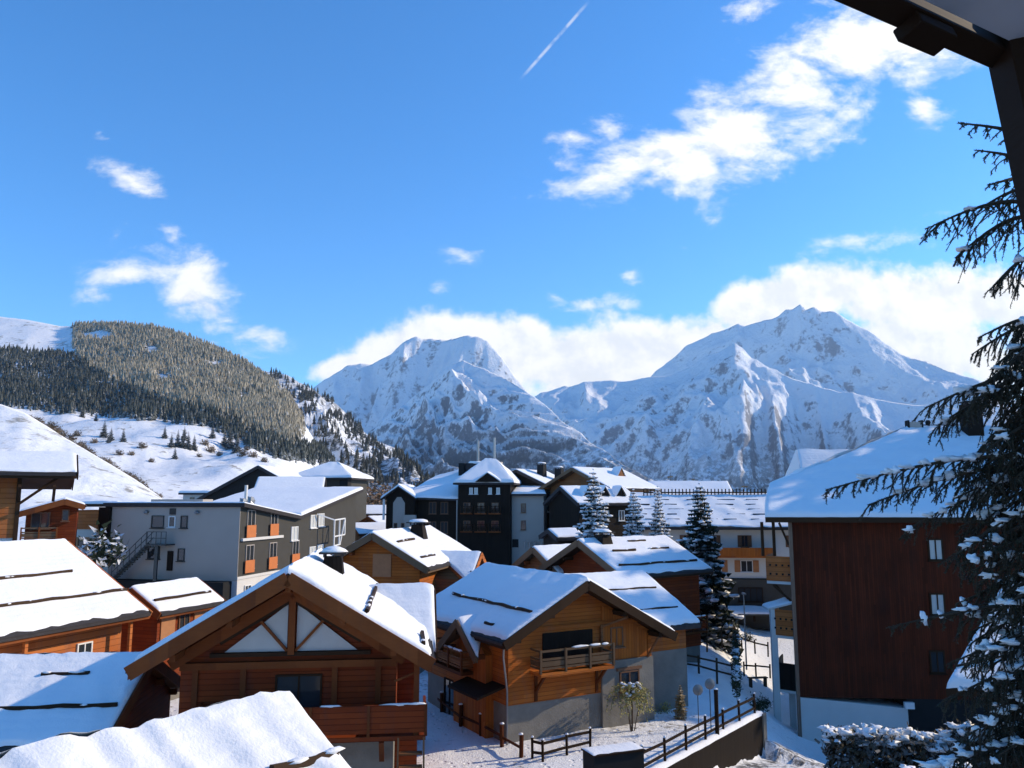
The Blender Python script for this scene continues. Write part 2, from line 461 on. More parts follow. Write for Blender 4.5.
# heavy inner rake beams
mb = MB()
for x in (-h.wl - .3, h.wr + .3):
    mb.bar((0, -.2, h.zr - .75), (x, -.2, h.zr - k * abs(x) - .75), .34, .42)
mb.build('rake_beam', M['beam'], e)
zs, za = 5.95, h.zr - 1.1
def triwin(sg):
    xb = sg * min(2.4, (za - zs) / k - .15); x0 = sg * .17; y = -.06
    MB().extrude([(x0, y, zs), (xb, y, zs), (x0, y, za - k * .17)], (0, -.03, 0)).build('pane', M['palepane'], wf)
    return xb
wf = MB().bar((0, -.17, zs - .1), (0, -.17, za + .25), .24, .24, up=(0, 1, 0)).build('gable_window', M['beam'], e)
for sg in (-1, 1):
    xb = triwin(sg)
    MB().bar((sg * .15, -.15, zs + .02), (sg * 1.15, -.15, za - k * 1.15), .1, .1, up=(0, 1, 0)).build('strut', M['beam'], wf)
    MB().bar((sg * .0, -.16, za + .05), (xb * 1.06, -.16, za + .05 - k * abs(xb) * 1.06), .12, .16, up=(0, 1, 0)).build('frame', M['darkbeam'], wf)
MB().box(-2.9, 2.9, -.22, -.02, zs - .16, zs - .02).build('sill', M['darkbeam'], wf)
MB().box(-h.wl, h.wr, -.2, -.005, 5.35, 5.6).build('tie_beam', M['beam'], e)
for x in (-3.4, -1.7, 1.6, 3.2):
    MB().box(x - .1, x + .1, -.1, -.004, 3.3, 5.34).build('post', M['beam'], e)
for x, w_ in ((.3, 1.7),):
    win(h, 'f', x, 4.15, w_, 1.9, frame='darkbeam')
b = balcony(e, (0.9, 0, 3.15), (1, 0, 0), (0, -1, 0), 2 * s2 - 2.6, 1.35, rail=1.05, mat='redwood', style='panel', nposts=5, slabmat='redwood')
# side gallery post with lit edge, and bracket under the balcony
xg = s2 - .75
MB().box(xg - .1, xg + .1, -1.3, -1.1, 3.15, h.zr - k * xg - .4).build('gallery_post', M['beam'], e)
MB().bar((xg - .8, -1.2, 5.0), (xg - .05, -1.2, 5.3), .07).build('gallery_brace', M['beam'], e)
MB().box(h.wr, xg, .2, 8, 3.0, 3.14).build('gallery_floor', M['redwood'], e)
MB().box(xg - .05, xg + .03, -1.1, 7.8, 4.1, 4.2).build('gallery_rail', M['beam'], e)
for x in (-2.5, .9, 3.4):
    MB().bar((x, -.02, 2.0), (x, -1.1, 2.95), .18).build('bracket', M['beam'], e)
# cross gable on the right slope
wing(h, 'r', 6.1, 3.1, h.zr - k * 2.35, s2 + .05, k, wall='redwood', ov=(.5, .7), purl=False)
chimney(e, 1.0, 4.6, h.zr - k * 1.0 - .5, h.zr + .22, 1.05, 1.0, 'darkwood', slant=.3)
chx = (P.x, P.y)
# stair beside the chalet
st = T('outdoor_stair', 'small wooden stair with pale open treads against the red chalet', 'stair', (*U(411, 750, 28.6).xy, 0), R(7))
mb = MB()
for i in range(8): mb.box(-.4, .4, -.9 + i * .3, -.62 + i * .3, .15 + i * .36, .21 + i * .36)
mb.build('tread', M['brownwood'], st)
for x in (-.45, .45): MB().bar((x, -1.0, .05), (x, 1.6, 3.1), .06, .24).build('stringer', M['greybeam'], st)
MB().box(.52, .6, -.8, 1.2, 0.1, 1.6).build('side_panel', M['orange'], st)

# ---- low roof at the very front
P = U(294, 708, 16)
h = chalet('low_building', 'low building under bright wind rippled snow roof, lowest and closest', P, 220, 3.6, 3.6, 5.6, .53, 0, over=(.25, .25, .6),
           wall='larch', base=3, res=.13, snow=.2, purlins=False, rag=.2, fasc=False, ripple=.11)
guard(h, 'l', 1.5, -.1, 1.2)

# ---- chalet with blue shaded roof, left
P = U(153, 658, 33)
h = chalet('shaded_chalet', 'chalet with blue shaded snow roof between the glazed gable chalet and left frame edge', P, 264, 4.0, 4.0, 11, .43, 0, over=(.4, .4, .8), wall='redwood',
           base=1.5, res=.3, guards=[('l', 3.0, -.2, 4.4), ('l', 2.75, 5.2, 9), ('l', 1.2, 1.5, 3.2)], rag=.5, ripple=.06)
# ---- long left chalet
P = U(66, 542, 45)
s1, d1 = half(P, 199, 150, 613, -1)
print('left', s1, d1)
h = chalet('long_chalet', 'long chalet with broad sunlit snow roof and orange eave boards at left edge', P, 199, s1 - 1.2, s1 - 1.2, 15, d1 / s1, 0, over=(.6, .8, 1.2), wall='orangewood',
           base=2.2, res=.34, barge='orangewood', guards=[('l', s1 * .45, 1.4, 6.6), ('l', s1 * .74, -.5, 15)], rag=.5, purlins=False, fasc=True)
e = h.e
for i in range(10): MB().bar((-s1 + .1, -.2 + i * 1.5, h.zr - h.k * s1 + .1 - h.t - .08), (-h.wl - .02, -.2 + i * 1.5, h.zr - h.k * (h.wl) - h.t - .12), .1, .14).build('rafter', M['orangewood'], e)
win(h, 'l', 2.3, 4.1, .9, 1.1, frame='whiteframe'); win(h, 'l', 5.5, 4.0, .9, 1.1, frame='whiteframe')
MB().box(-h.wl - .9, -h.wl - .75, .2, .36, 0, h.zr - h.k * (h.wl + .8) - h.t).build('post', M['orangewood'], e)
MB().box(-h.wl - .9, -h.wl - .75, 6.2, 6.36, 0, h.zr - h.k * (h.wl + .8) - h.t).build('post', M['orangewood'], e)
# ---- small cabin
P = U(131, 589, 47)
s2, d2 = half(P, 19, 160, 614, 1)
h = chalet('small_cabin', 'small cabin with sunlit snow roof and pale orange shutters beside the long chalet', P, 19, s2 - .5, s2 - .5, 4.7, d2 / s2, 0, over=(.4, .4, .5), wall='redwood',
           base=1.2, res=.3, guards=[('r', s2 * .66, -.1, 4.6)], purlins=False, rag=.2)
print('cabin', s2, d2)
for y, mm in ((.8, 'orange'), (3.5, 'orange')):
    o, r, n = frame_of(h, 'r', y); MB().obox(o + V(0, 0, h.zr - d2 - .9) + n * .03, r * 1.1, n * .06, (0, 0, 1.5)).build('shutter', M['shutter'], h.e)
win(h, 'r', 2.1, h.zr - d2 - .9, .9, 1.3)
# ---- chalet at far left edge with bracketed eave
tip = U(77, 474, 48); n_ = V(.5, -.866, 0)
P = V(tip.x, tip.y, tip.z) - n_ * 3.4 + V(0, 0, 3.4 * .36)
h = chalet('eave_chalet', 'orange plank chalet with bracketed overhanging eave and white plinth at left frame edge', P, 240, 1.5, 3.0, 9, .36, 2, over=(2.9, .5, 1.9), wall='orangewood', base=7.3, basemat='render',
           res=.4, roofmat='darkbeam', barge='darkbeam', purlins=False, rag=.3)
e = h.e
for y in (-1.8, -.05):
    MB().bar((-h.wl - .05, y, h.zr - .45 * h.wl - 2.1), (-h.wl - 2.0, y, h.zr - .45 * (h.wl + 2.0) - .36), .16).build('bracket', M['darkbeam'], e)
MB().bar((-h.wl + .1, -.05, h.zr - .45 * h.wl - 2.3), (-h.wl + .1, -2.3, h.zr - .45 * h.wl - .45), .16).build('bracket', M['darkbeam'], e)
MB().box(-h.wl - .08, -h.wl + .14, -.12, .12, 5.2, h.zr - .45 * h.wl - .3).build('corner_post', M['darkbeam'], e)
# ---- red chalet behind
P = U(65, 500, 64)
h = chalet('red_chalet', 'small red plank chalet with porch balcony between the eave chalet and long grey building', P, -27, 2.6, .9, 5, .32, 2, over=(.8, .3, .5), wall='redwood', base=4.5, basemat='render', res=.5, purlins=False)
win(h, 'f', -1.6, 7.9, 1.3, 1.3, frame='brownframe'); win(h, 'f', .1, 8.3, .5, .9, frame='brownframe', mull=0)
balcony(h.e, (-1.6, 0, 6.4), (1, 0, 0), (0, -1, 0), 2.4, .7, mat='greybeam', snow=False, nposts=3)
# ---- cream building with wood band
c0 = U(70, 545, 74); c1 = U(116, 545, 74)
e = T('cream_building', 'cream building with orange upper band and brick coloured shutters behind the red chalet', 'building', (c0.x, c0.y, 3), R(-12))
w_ = c1.x - c0.x + .6
MB().box(0, w_, 0, 8, 0, 5.9).build('wall', M['warmrender'], e)
MB().box(-.05, w_ + .05, -.08, 8, 5.9, 7.6).build('upper_wall', M['orangewood'], e)
rf = MB().box(-.5, w_ + .5, -.9, 8.5, 7.9, 8.15).build('roof', M['darkbeam'], e)
snow_quad(rf, (-.5, 8.4, 8.15), (w_ + .5, 8.4, 8.15), (w_ + .5, -.9, 8.15), (-.5, -.9, 8.15), .25, .6, .1, 5, False)
for i in range(4): MB().box(.4 + i * 1.15, .8 + i * 1.15, -.06, .02, 3.8, 5.2).build('shutter', M['shutter'], e)
for i in range(3): window(e, (1.15 + i * 1.15, 0, 4.5), (1, 0, 0), (0, -1, 0), .6, 1.2, mull=0)

# ---- grey apartment building with butterfly roof
az = 12; c = U(241, 503, 66)
e = T('apartment_building', 'long grey apartment building with pale gable end, outside stair and orange balcony panels', 'building', (c.x, c.y, 2.0), -R(az))
zt = c.z - 2.0; W_ = 11.8
prof = [(0, zt), (9.7, zt - 1.15), (23.6, zt + 1.35)]
# local: x right (front facade runs to -W), y away
sidepoly = [(0, 0, 3.35), (0, 23.6, 3.35), (0, 23.6, prof[2][1] - .3), (0, 9.7, prof[1][1] - .3), (0, 0, prof[0][1] - .3)]
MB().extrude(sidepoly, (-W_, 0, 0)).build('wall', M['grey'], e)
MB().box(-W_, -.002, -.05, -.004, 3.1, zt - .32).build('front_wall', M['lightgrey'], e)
MB().box(-W_ + .3, -.02, .02, 23.4, .6, 3.34).build('ground_floor', M['render'], e)
MB().box(-W_ + .2, -.5, -1.2, .015, -2, 3.08).build('car_shelter_shade', M['dark'], e)  # solid box, near-black colour stands for the shade under the building
MB().box(-.0, .06, -.1, 11, 3.2, 3.42).build('band', M['render'], e)
rp = [(-.3, zt), (9.7, zt - 1.2), (24.3, zt + 1.43), (24.3, zt + 1.13), (9.7, zt - 1.5), (-.3, zt - .3)]
rf = MB().extrude([(.5, y, z) for y, z in rp], (-W_ - 1.2, 0, 0)).build('roof', M['tile'], e)
snow_quad(rf, (-W_ - .7, 24.3, zt + 1.43), (.5, 24.3, zt + 1.43), (.5, 9.7, zt - 1.2), (-W_ - .7, 9.7, zt - 1.2), .3, .7, .05, 3, False, lump=.15)
snow_quad(rf, (-W_ - .7, 9.7, zt - 1.2), (.5, 9.7, zt - 1.2), (.5, -.3, zt), (-W_ - .7, -.3, zt), .12, .7, .05, 4, False, lump=.15)
MB().box(-9.3, -4.4, 1.5, 3, zt - .2, zt + .3).build('roof_housing', M['lightgrey'], e)
for y, zz in ((2.4, .5), (1.2, .35)): MB().blob((-.5, y, zt + .05), (.3, .5, zz), 3, 8, 5).build('roof_vent', M['metal'], e)
MB().box(-1.6, -1.4, 3.2, 3.4, zt - .3, zt + 1.5).build('vent_pipe', M['render'], e)
f = (1, 0, 0); n = (0, -1, 0)
def fx(px): # facade px -> local x
    return (px - 241) / 124.0 * W_ * 1.0
for px, py, w_, hh in ((163, 521.5, 1.15, 1.0), (188.5, 521.5, .62, 1.0), (161, 552, 1.1, 1.0), (187.5, 553.5, .62, 1.0)):
    window(e, (fx(px), -.05, zt - (py - 503) * .0825), f, n, w_, hh, mull=0, frame='grey')
window(e, (fx(177), -.05, zt - 18.5 * .0825), f, n, .62, .9, mull=0, frame='whiteframe')
MB().box(fx(174), fx(180), -.1, -.04, zt - .95, zt - .45).build('vent_grille', M['grey'], e)
MB().box(fx(174.5), fx(180), -.12, -.04, zt - 66 * .0825, zt - 47 * .0825).build('door', M['darkwood'], e)
for px in (152, 201): MB().blob((fx(px), -.18, zt - .75), (.22, .16, .16), px, 8, 5).build('lamp', M['metal'], e)
# outside stair
mb = MB(); p = V(fx(131), -.9, 3.2); q = V(fx(163), -.9, zt - 40 * .0825)
mb.bar(p, q, .06, .35)
so = mb.build('outside_stair', M['darkmetal'], e)
MB().box(fx(162), fx(181), -1.3, -.06, q.z - .1, q.z).build('landing', M['darkmetal'], so)
mb = MB()
for yy in (-1.3, -.5):
    for zz in (.5, 1.0): mb.bar(p + V(0, yy + .9, zz), q + V(0, yy + .9, zz), .05)
for zz in (.5, 1.0): mb.bar((fx(162), -1.28, q.z + zz), (fx(181), -1.28, q.z + zz), .05)
for i in range(7):
    t_ = i / 6; a_ = p.lerp(q, t_); mb.bar(a_ + V(0, -.4, 0), a_ + V(0, -.4, 1.0), .04)
for i in range(5): mb.bar((fx(162 + i * 4.7), -1.28, q.z), (fx(162 + i * 4.7), -1.28, q.z + 1.0), .04)
mb.build('railing', M['darkmetal'], so)
mb = MB()
for i in range(14):
    a_ = p.lerp(q, (i + .5) / 14); mb.box(a_.x - .15, a_.x + .15, -1.3, -.5, a_.z - .02, a_.z + .03)
mb.build('tread', M['darkmetal'], so)
MB().box(fx(170), fx(173), -1.2, -1.05, .5, q.z - .1).build('stair_post', M['darkmetal'], e)
MB().box(-W_ - 1.0, -W_ + .02, -.4, 6, 5.0, zt - .35).build('side_balcony', M['darkwood'], e)
# balconies and windows on the side
r_, n_ = (0, 1, 0), (1, 0, 0)
for zf, ys in ((zt - 5.55 + 2.72, (1.55, 5.4)), (zt - 5.55 - .1, (1.55, 5.4, 9.6))):
    for y in ys:
        window(e, (0, y + .1, zf + 1.3), r_, n_, 1.25, 1.9, mull=1, frame='lightgrey', fw=.07)
        MB().obox((.16, y, zf + .52), (.05, 0, 0), (0, 1.45, 0), (0, 0, 1.0)).build('balcony_panel', M['orange'], e)
MB().box(.0, .22, .2, 7.0, zt - 3.05, zt - 2.83).build('balcony_slab', M['render'], e)
for y, z in ((9.4, zt - 3.0), (13.2, zt - 2.0), (14.9, zt - 1.9), (13.2, zt - 5.0), (14.9, zt - 4.9)):
    window(e, (0, y, z + .2), r_, n_, 1.3, 1.25, frame='whiteframe', pane='palepane')
for y in (1.6, 5): window(e, (0, y, 2.1), r_, n_, 1.0, 1.1, frame='whiteframe')
# fire stair frame
mb = MB()
for a_, b_ in (((.2, 13.6, 1), (1.4, 15, .4)), ((1.4, 15, .4), (1.4, 17.5, .5)), ((1.4, 15, -1.2), (1.4, 17.5, -1.1)), ((1.4, 17.5, .5), (1.4, 16.4, -2.0)), ((1.4, 15, .4), (1.4, 15, -2.1)), ((1.4, 17.5, .5), (1.4, 17.5, -1.1)), ((1.4, 15, -2.1), (1.4, 16.5, -2.0)), ((1.4, 16.2, .4), (1.4, 16.2, -2))):
    mb.bar(V(*a_) + V(0, 0, zt - 2.1), V(*b_) + V(0, 0, zt - 2.1), .12)
mb.build('fire_escape', M['whiteframe'], e)

# ---- houses behind the grey building
P = U(258, 478, 110)
h = chalet('grey_gabled_house', 'house with plain sunlit snow roof directly behind the grey apartment building', P, 80, 5, 5, 8, .42, 2, over=(.5, .4, .6), wall='grey', res=1.0, purlins=False, roofmat='tile', barge='tile')
c = U(324, 478, 135)
e = T('hip_roof_house', 'grey house under pyramidal snow roof behind the apartment building', 'house', (c.x, c.y, 3), -R(10))
MB().box(-4.8, 4.2, 0, 9, 0, c.z - 3).build('wall', M['grey'], e)
zt = c.z - 3
def hiproof(e, x0, x1, y0, y1, z, hgt, ridge=0, o=.6, t=.25, snow=.3, res=.8, mat='tile', seed=0):
    x0, x1, y0, y1 = x0 - o, x1 + o, y0 - o, y1 + o
    xm, ym = (x0 + x1) / 2, (y0 + y1) / 2
    ra, rb = V(xm - ridge / 2 - .02, ym, z + hgt), V(xm + ridge / 2 + .02, ym, z + hgt)
    a, b, c_, d = V(x0, y0, z), V(x1, y0, z), V(x1, y1, z), V(x0, y1, z)
    rf = MB().add([a, b, c_, d, ra, rb], [(0, 1, 5, 4), (1, 2, 5), (2, 3, 4, 5), (3, 0, 4), (3, 2, 1, 0)]).build('roof', M[mat], e)
    MB().box(x0 - .04, x1 + .04, y0 - .04, y1 + .04, z - t, z - .01).build('fascia', M[mat], rf)
    for i, (p, q, r, s) in enumerate(((ra, rb, b, a), (rb, rb + V(0, .02, 0), c_, b), (rb, ra, d, c_), (ra, ra - V(0, .02, 0), a, d))):
        snow_quad(rf, p, q, r, s, snow, res, .15, seed + i)
    return rf
hiproof(e, -4.8, 4.2, 0, 9, zt, 2.6, 1.5, 1.0)
window(e, (-2.5, 0, zt - 1.6), (1, 0, 0), (0, -1, 0), 1.6, 1.0); MB().box(3.0, 4.4, -.6, 1, zt - 1.9, zt - .3).build('balcony', M['dark'], e)
P = U(258, 466, 125)
h = chalet('slate_house', 'house with steep blue shaded snow roof behind the apartment building, left of the pyramid roof', P, 8, 9.5, 4.0, 11, .52, 2, over=(.5, .4, .6), wall='dark', res=1.0, purlins=False, roofmat='tile', barge='tile')
c = U(183, 497, 140)
e = T('flat_house', 'long low house with grey roof at the foot of the snow meadow', 'house', (c.x, c.y, 5), 0)
MB().box(0, 9, 0, 7, 0, c.z - 5 + .4).build('wall', M['warmrender'], e)
for i in range(4): window(e, (1.6 + i * 2, 0, c.z - 5 - .5), (1, 0, 0), (0, -1, 0), .8, .9, mull=0)
rf = MB().box(-.6, 9.6, -.6, 7.6, c.z - 4.6, c.z - 4.3).build('roof', M['tile'], e)
snow_quad(rf, (-.6, 7.6, c.z - 4.3), (9.6, 7.6, c.z - 4.3), (9.6, -.6, c.z - 4.3), (-.6, -.6, c.z - 4.3), .4, .9, .1, 7, False)

# ---- middle chalet with side wing
P = U(372, 534, 55)
s2, d2 = half(P, 12, 428, 569, 1); s1, d1 = half(P, 12, 334, 556, -1); k = d2 / s2
print('mid', s1, d1, s2, d2)
h = chalet('brown_chalet', 'brown plank chalet with sunlit snow roof, dark chimney and blue shaded side wing', P, 12, s2 - .8, s2 - .8, 11.5, k, 0, over=(.7, .7, .8), wall='larch', base=1.5, res=.36, roofmat='greybeam', barge='greybeam',
           guards=[('r', s2 * .35, .5, 4.0), ('r', s2 * .8, .2, 3.2)])
chimney(h.e, .9, 6.3, h.zr - 1.0, h.zr + .42, 1.35, 1.2, 'darkwood', slant=.4)
o, r, n = frame_of(h, 'f', .5); MB().obox(o + V(0, 0, h.zr - 2.1) + n * .03, r * 1.3, n * .06, (0, 0, 1.5)).build('shutter', M['shutter'], h.e)
for x in (-2, 1.8): win(h, 'f', x, h.zr - 4.6, 1.0, 1.1)
wing(h, 'r', 5.6, 2.3, h.zr - 1.55, s2 + 2.0, .62, wall='brownwood', ov=(.5, .8), guardd=2.1, roofmat='orangewood')
# ---- central larch chalet
az = -30; P = U(588, 582, 41)
s1, d1 = half(P, az, 505, 645, -1); s2, d2 = half(P, az, 675, 632, 1); k = (d1 + d2) / (s1 + s2)
print('centre', s1, d1, s2, d2, k)
h = chalet('larch_chalet', 'orange larch chalet with gable balcony on concrete base in the middle of the village', P, az, s1 - .75, s2 - .75, 9.3, k, 0, over=(1.1, .5, .8), wall='larch', base=1.85, res=.27, snow=.2, roofmat='darkbeam', barge='darkbeam',
           guards=[('l', 3.0, -.6, 8.0), ('l', 4.3, .8, 1.6)])
e = h.e
wing(h, 'r', 5.2, 4.2, h.zr - .42, s2 + 3.2, .5, wall='larch', ov=(.6, .6), purl=False, base=3.3)
rfw = [o for o in e.children if o.name.startswith('wing_roof')][-1]
for d in (1.75, 3.6):
    MB().tube([(x, 5.2 - d, h.zr - .42 - .5 * d + .22 + .02 * math.sin(x * 3)) for x in [2.6 + i * .5 for i in range(13) if 2.6 + i * .5 < s2 + 3.0]], .07, 5).build('snow_guard', M['darkbeam'], rfw)
wing(h, 'l', 3.2, 1.75, h.zr - 2.0, -(-s1 - .35), .72, wall='larchv', ov=(.35, .7), roofmat='greybeam')
# vertical boards upper gable, posts, trims
mb = MB()
zz = h.zr - h.t - .1
for x in (-h.wl + .12, h.wr - .12):
    MB().box(x - .11, x + .11, -.07, -.004, 1.9, zz - k * abs(x) - .1).build('corner_post', M['larch'], e)
MB().box(-h.wl + .5, h.wr - .5, -.09, -.006, h.zr - 2.35, h.zr - 2.12).build('tie_beam', M['larch'], e)
MB().extrude([(1.6, -.05, 3.4), (h.wr - .25, -.05, 3.4), (h.wr - .25, -.05, zz - k * (h.wr - .25) - .12), (1.6, -.05, zz - k * 1.6 - .12)], (0, .04, 0)).build('board_panel', M['larchv'], e)
MB().box(1.5, h.wr + .06, -.12, .0, -1, 3.35).build('rendered_wall', M['concrete'], e)
window(e, (3.2, -.12, 2.3), (1, 0, 0), (0, -1, 0), 1.25, .95, frame='brownframe')
MB().box(2.4, 4.0, -.2, -.1, 2.82, 2.96).build('lintel', M['brownframe'], e)
# flat dark panel painting the shade of a recess behind balcony
MB().box(-2.0, 1.0, -.03, .0, 3.4, 5.02).build('loggia_shade', M['darkwood'], e)
win(h, 'f', 2.5, 4.5, .8, 1.0, frame='brownframe')
balcony(e, (-.55, 0, 3.35), (1, 0, 0), (0, -1, 0), 4.3, 1.0, rail=1.05, mat='greybeam', post='greybeam', nposts=4, slabmat='larch')
for x in (-2.4, 1.2):
    b_ = MB().bar((x, -.04, 2.35), (x, -.85, 3.2), .12).build('bracket', M['beam'], e)
    MB().box(x - .07, x + .07, -.09, -.003, 1.9, 3.2).build('wall_post', M['beam'], e)
MB().bar((1.5, -.1, h.zr - k * 1.5 - 1.6), (2.6, -.9, h.zr - k * 2.6 - .5), .1).build('rake_brace', M['brownwood'], e)
MB().bar((1.5, -.1, 3.4), (1.5, -.1, h.zr - k * 1.5 - 1.5), .13).build('wall_post', M['brownwood'], e)
MB().bar((h.wr - .3, -.1, h.zr - k * h.wr - 1.6), (h.wr - .3, -1.0, h.zr - k * h.wr - .5), .1).build('rake_brace', M['brownwood'], e)
MB().tube([(-h.wl - .7, -.9, h.zr - k * (h.wl + .7) - .35), (-h.wl - .5, -.5, h.zr - k * (h.wl + .7) - .8), (-h.wl - .08, -.12, 2.6), (-h.wl - .08, -.12, .1)], .05).build('downpipe', M['metal'], e)
# left side gallery in the shade
balcony(e, (-h.wl, 5.0, 3.0), (0, -1, 0), (-1, 0, 0), 4.5, 1.1, mat='brownwood', nposts=4)
win(h, 'l', 2.2, 1.0, 1.3, 1.9, frame='darkbeam'); win(h, 'l', 6.2, 1.0, 1.3, 1.9, frame='darkbeam')
MB().slab((-h.wl, .2, 2.75), (-h.wl, 3.4, 2.75), (-h.wl - 1.5, 3.4, 2.35), (-h.wl - 1.5, .2, 2.35), .12).build('porch_roof', M['darkbeam'], e)
# ---- chalet behind centre
P = U(578, 541, 58); az = 54
s2, d2 = half(P, az, 622, 577, 1)
print('h2', s2, d2)
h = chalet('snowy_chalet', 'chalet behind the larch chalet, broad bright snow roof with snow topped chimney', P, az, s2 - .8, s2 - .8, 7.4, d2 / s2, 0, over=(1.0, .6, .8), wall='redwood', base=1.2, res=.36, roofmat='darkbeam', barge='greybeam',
           guards=[('r', s2 * .42, .6, 2.8), ('r', s2 * .4, 4.4, 6.3), ('r', s2 * .8, -.4, 7.3), ('r', s2 * .15, 3.2, 5.0)])
chimney(h.e, .35, 1.0, h.zr - .6, h.zr + .4, 1.3, 1.1, 'darkwood', slant=.3)
win(h, 'r', 5.2, 3.6, 1.2, 1.2); win(h, 'r', 2.2, 3.6, 1.2, 1.2)
balcony(h.e, (h.wr, 4.0, 2.4), (0, 1, 0), (1, 0, 0), 6, 1.0, mat='redwood', nposts=5)
P = U(533, 548, 63); s2, d2 = half(P, az, 558, 574, 1)
print('h3', s2, d2)
h = chalet('half_shaded_chalet', 'small chalet with roof half sunlit half blue shade, left of the snow topped chimney', P, az, s2 - .5, s2 - .5, 5.2, d2 / s2, 0, over=(.6, .3, .6), wall='brownwood', base=1.0, res=.4, roofmat='greybeam', barge='greybeam', guards=[('r', s2 * .7, 2.2, 4.8)])
win(h, 'f', .5, h.zr - 2.4, .9, 1.2)
# ---- small shed
c = U(559, 545, 85)
h = chalet('low_shed', 'low dark shed with flat snow roof beside the grey hotel wing', U(548, 530, 84), 70, 2.0, 2.0, 2.6, .3, 0, over=(.3, .3, .4), wall='darkwood', res=.6, purlins=False, roofmat='tile', barge='tile')

# ---- dark hotel
D = 116
c = U(485, 560, D); pxm = D / F
e = T('dark_hotel', 'tall dark wooden hotel with turret roof, blue shaded left roof and two roof masts', 'hotel', (c.x, c.y, c.z - 2), -R(8))
zz = lambda py: U(485, py, D).z - (c.z - 2)
xx = lambda px: (px - 485) * pxm
# tower
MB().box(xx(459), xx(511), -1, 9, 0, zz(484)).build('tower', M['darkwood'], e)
hiproof(e, xx(459), xx(511), -1, 9, zz(483), 3.4, 1.6, .6, .25, .3, .7, seed=2)
q = zz(483)
mb = MB().extrude([(xx(477), -1.7, q + .1), (xx(502), -1.7, q + .1), (xx(489), -1.7, q + 1.35)], (0, 3.4, 0)); g = mb.build('dormer', M['darkwood'], e)
snow_quad(g, (xx(489), 1.7, q + 1.4), (xx(489), -1.75, q + 1.4), (xx(476), -1.75, q + .1), (xx(476), 1.7, q + .1), .22, .5, .1, 4)
snow_quad(g, (xx(489), -1.75, q + 1.4), (xx(489), 1.7, q + 1.4), (xx(503), 1.7, q + .1), (xx(503), -1.75, q + .1), .22, .5, .1, 5)
for px in (472, 477, 491, 499): window(e, (xx(px), -1, zz(491)), (1, 0, 0), (0, -1, 0), .5, .9, mull=0, frame='whiteframe', pane='palepane')
for py in (508, 526):
    for px in (468, 482, 496):
        balcony(e, (xx(px), -1, zz(py + 5)), (1, 0, 0), (0, -1, 0), 1.7, .6, mat='darkwood', post='darkbeam', nposts=3, snow=False)
        window(e, (xx(px), -1, zz(py)), (1, 0, 0), (0, -1, 0), 1.0, 1.5)
# left block
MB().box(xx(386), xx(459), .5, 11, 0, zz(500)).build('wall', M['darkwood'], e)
A, B, C_, D_ = V(xx(418), 9, zz(476)), V(xx(474), 9, zz(462)), V(xx(464), -.6, zz(499.5)), V(xx(401), -.6, zz(497))
rf = MB().slab(A, B, C_, D_, .25).build('roof', M['tile'], e)
snow_quad(rf, A, B, C_, D_, .3, .7, .1, 8)
# left small gable wing
xa, xb, xm = xx(383), xx(417), xx(399)
mb = MB().extrude([(xa + .4, -.9, 0), (xb - .3, -.9, 0), (xb - .3, -.9, zz(497)), (xm, -.9, zz(487.5)), (xa + .4, -.9, zz(497))], (0, 8, 0)); mb.build('gable_wing', M['darkwood'], e)
mb = MB().slab((xm, -1.6, zz(486)), (xm, 7, zz(486)), (xb, 7, zz(498)), (xb, -1.6, zz(498)), .2).slab((xm, -1.6, zz(486)), (xm, 7, zz(486)), (xa - .3, 7, zz(499)), (xa - .3, -1.6, zz(499)), .2)
g = mb.build('gable_roof', M['tile'], e)
snow_quad(g, (xm, -1.6, zz(486)), (xm, 7, zz(486)), (xb, 7, zz(498)), (xb, -1.6, zz(498)), .3, .7, .1, 3)
snow_quad(g, (xm, 7, zz(486)), (xm, -1.6, zz(486)), (xa - .3, -1.6, zz(499)), (xa - .3, 7, zz(499)), .3, .7, .1, 2)
MB().box(xx(393), xx(405), -.97, -.88, zz(530), zz(503)).extrude([(xx(393), -.97, zz(503)), (xx(405), -.97, zz(503)), (xx(401), -.97, zz(497)), (xx(397), -.97, zz(497))], (0, .09, 0)).build('white_panel', M['lightgrey'], e)
MB().box(xx(404), xx(417), -1.3, -.85, 0, zz(515)).build('white_wall', M['lightgrey'], e)
for px in (396, 404): window(e, (xx(px), -.97 if px < 400 else -1.3, zz(526)), (1, 0, 0), (0, -1, 0), .5, .8, mull=0)
MB().box(xx(383), xx(385), -1.3, -1.1, zz(520), zz(499)).build('post', M['whiteframe'], e)
for px in (431, 443): 
    for py in (508, 528): window(e, (xx(px), .5, zz(py)), (1, 0, 0), (0, -1, 0), 1.1, 1.7, frame='brownframe')
MB().tube([(xx(459) - .15, -.9, zz(500)), (xx(459) - .15, -.9, zz(545))], .12).build('downpipe', M['metal'], e)
# right grey wing
MB().box(xx(511.5), xx(543), 0, 9, 0, zz(494)).build('grey_wall', M['lightgrey'], e)
A, B, C_, D_ = V(xx(509), 9.3, zz(484)), V(xx(535), 9.3, zz(484)), V(xx(546), -.7, zz(494)), V(xx(511.6), -.7, zz(494))
rf = MB().slab(A, B, C_, D_, .25).build('side_roof', M['tile'], e); snow_quad(rf, A, B, C_, D_, .3, .7, .1, 9, False)
for py in (508, 525): window(e, (xx(523), 0, zz(py)), (1, 0, 0), (0, -1, 0), .7, 1.3, mull=0)
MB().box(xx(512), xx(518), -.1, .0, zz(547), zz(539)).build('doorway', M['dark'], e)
mb = MB()
for px in (524, 529, 534, 540): mb.box(xx(px), xx(px) + .15, -.6, -.45, zz(548), zz(540))
mb.box(xx(523), xx(542), -.6, -.5, zz(541), zz(540)); mb.build('railing', M['metal'], e)
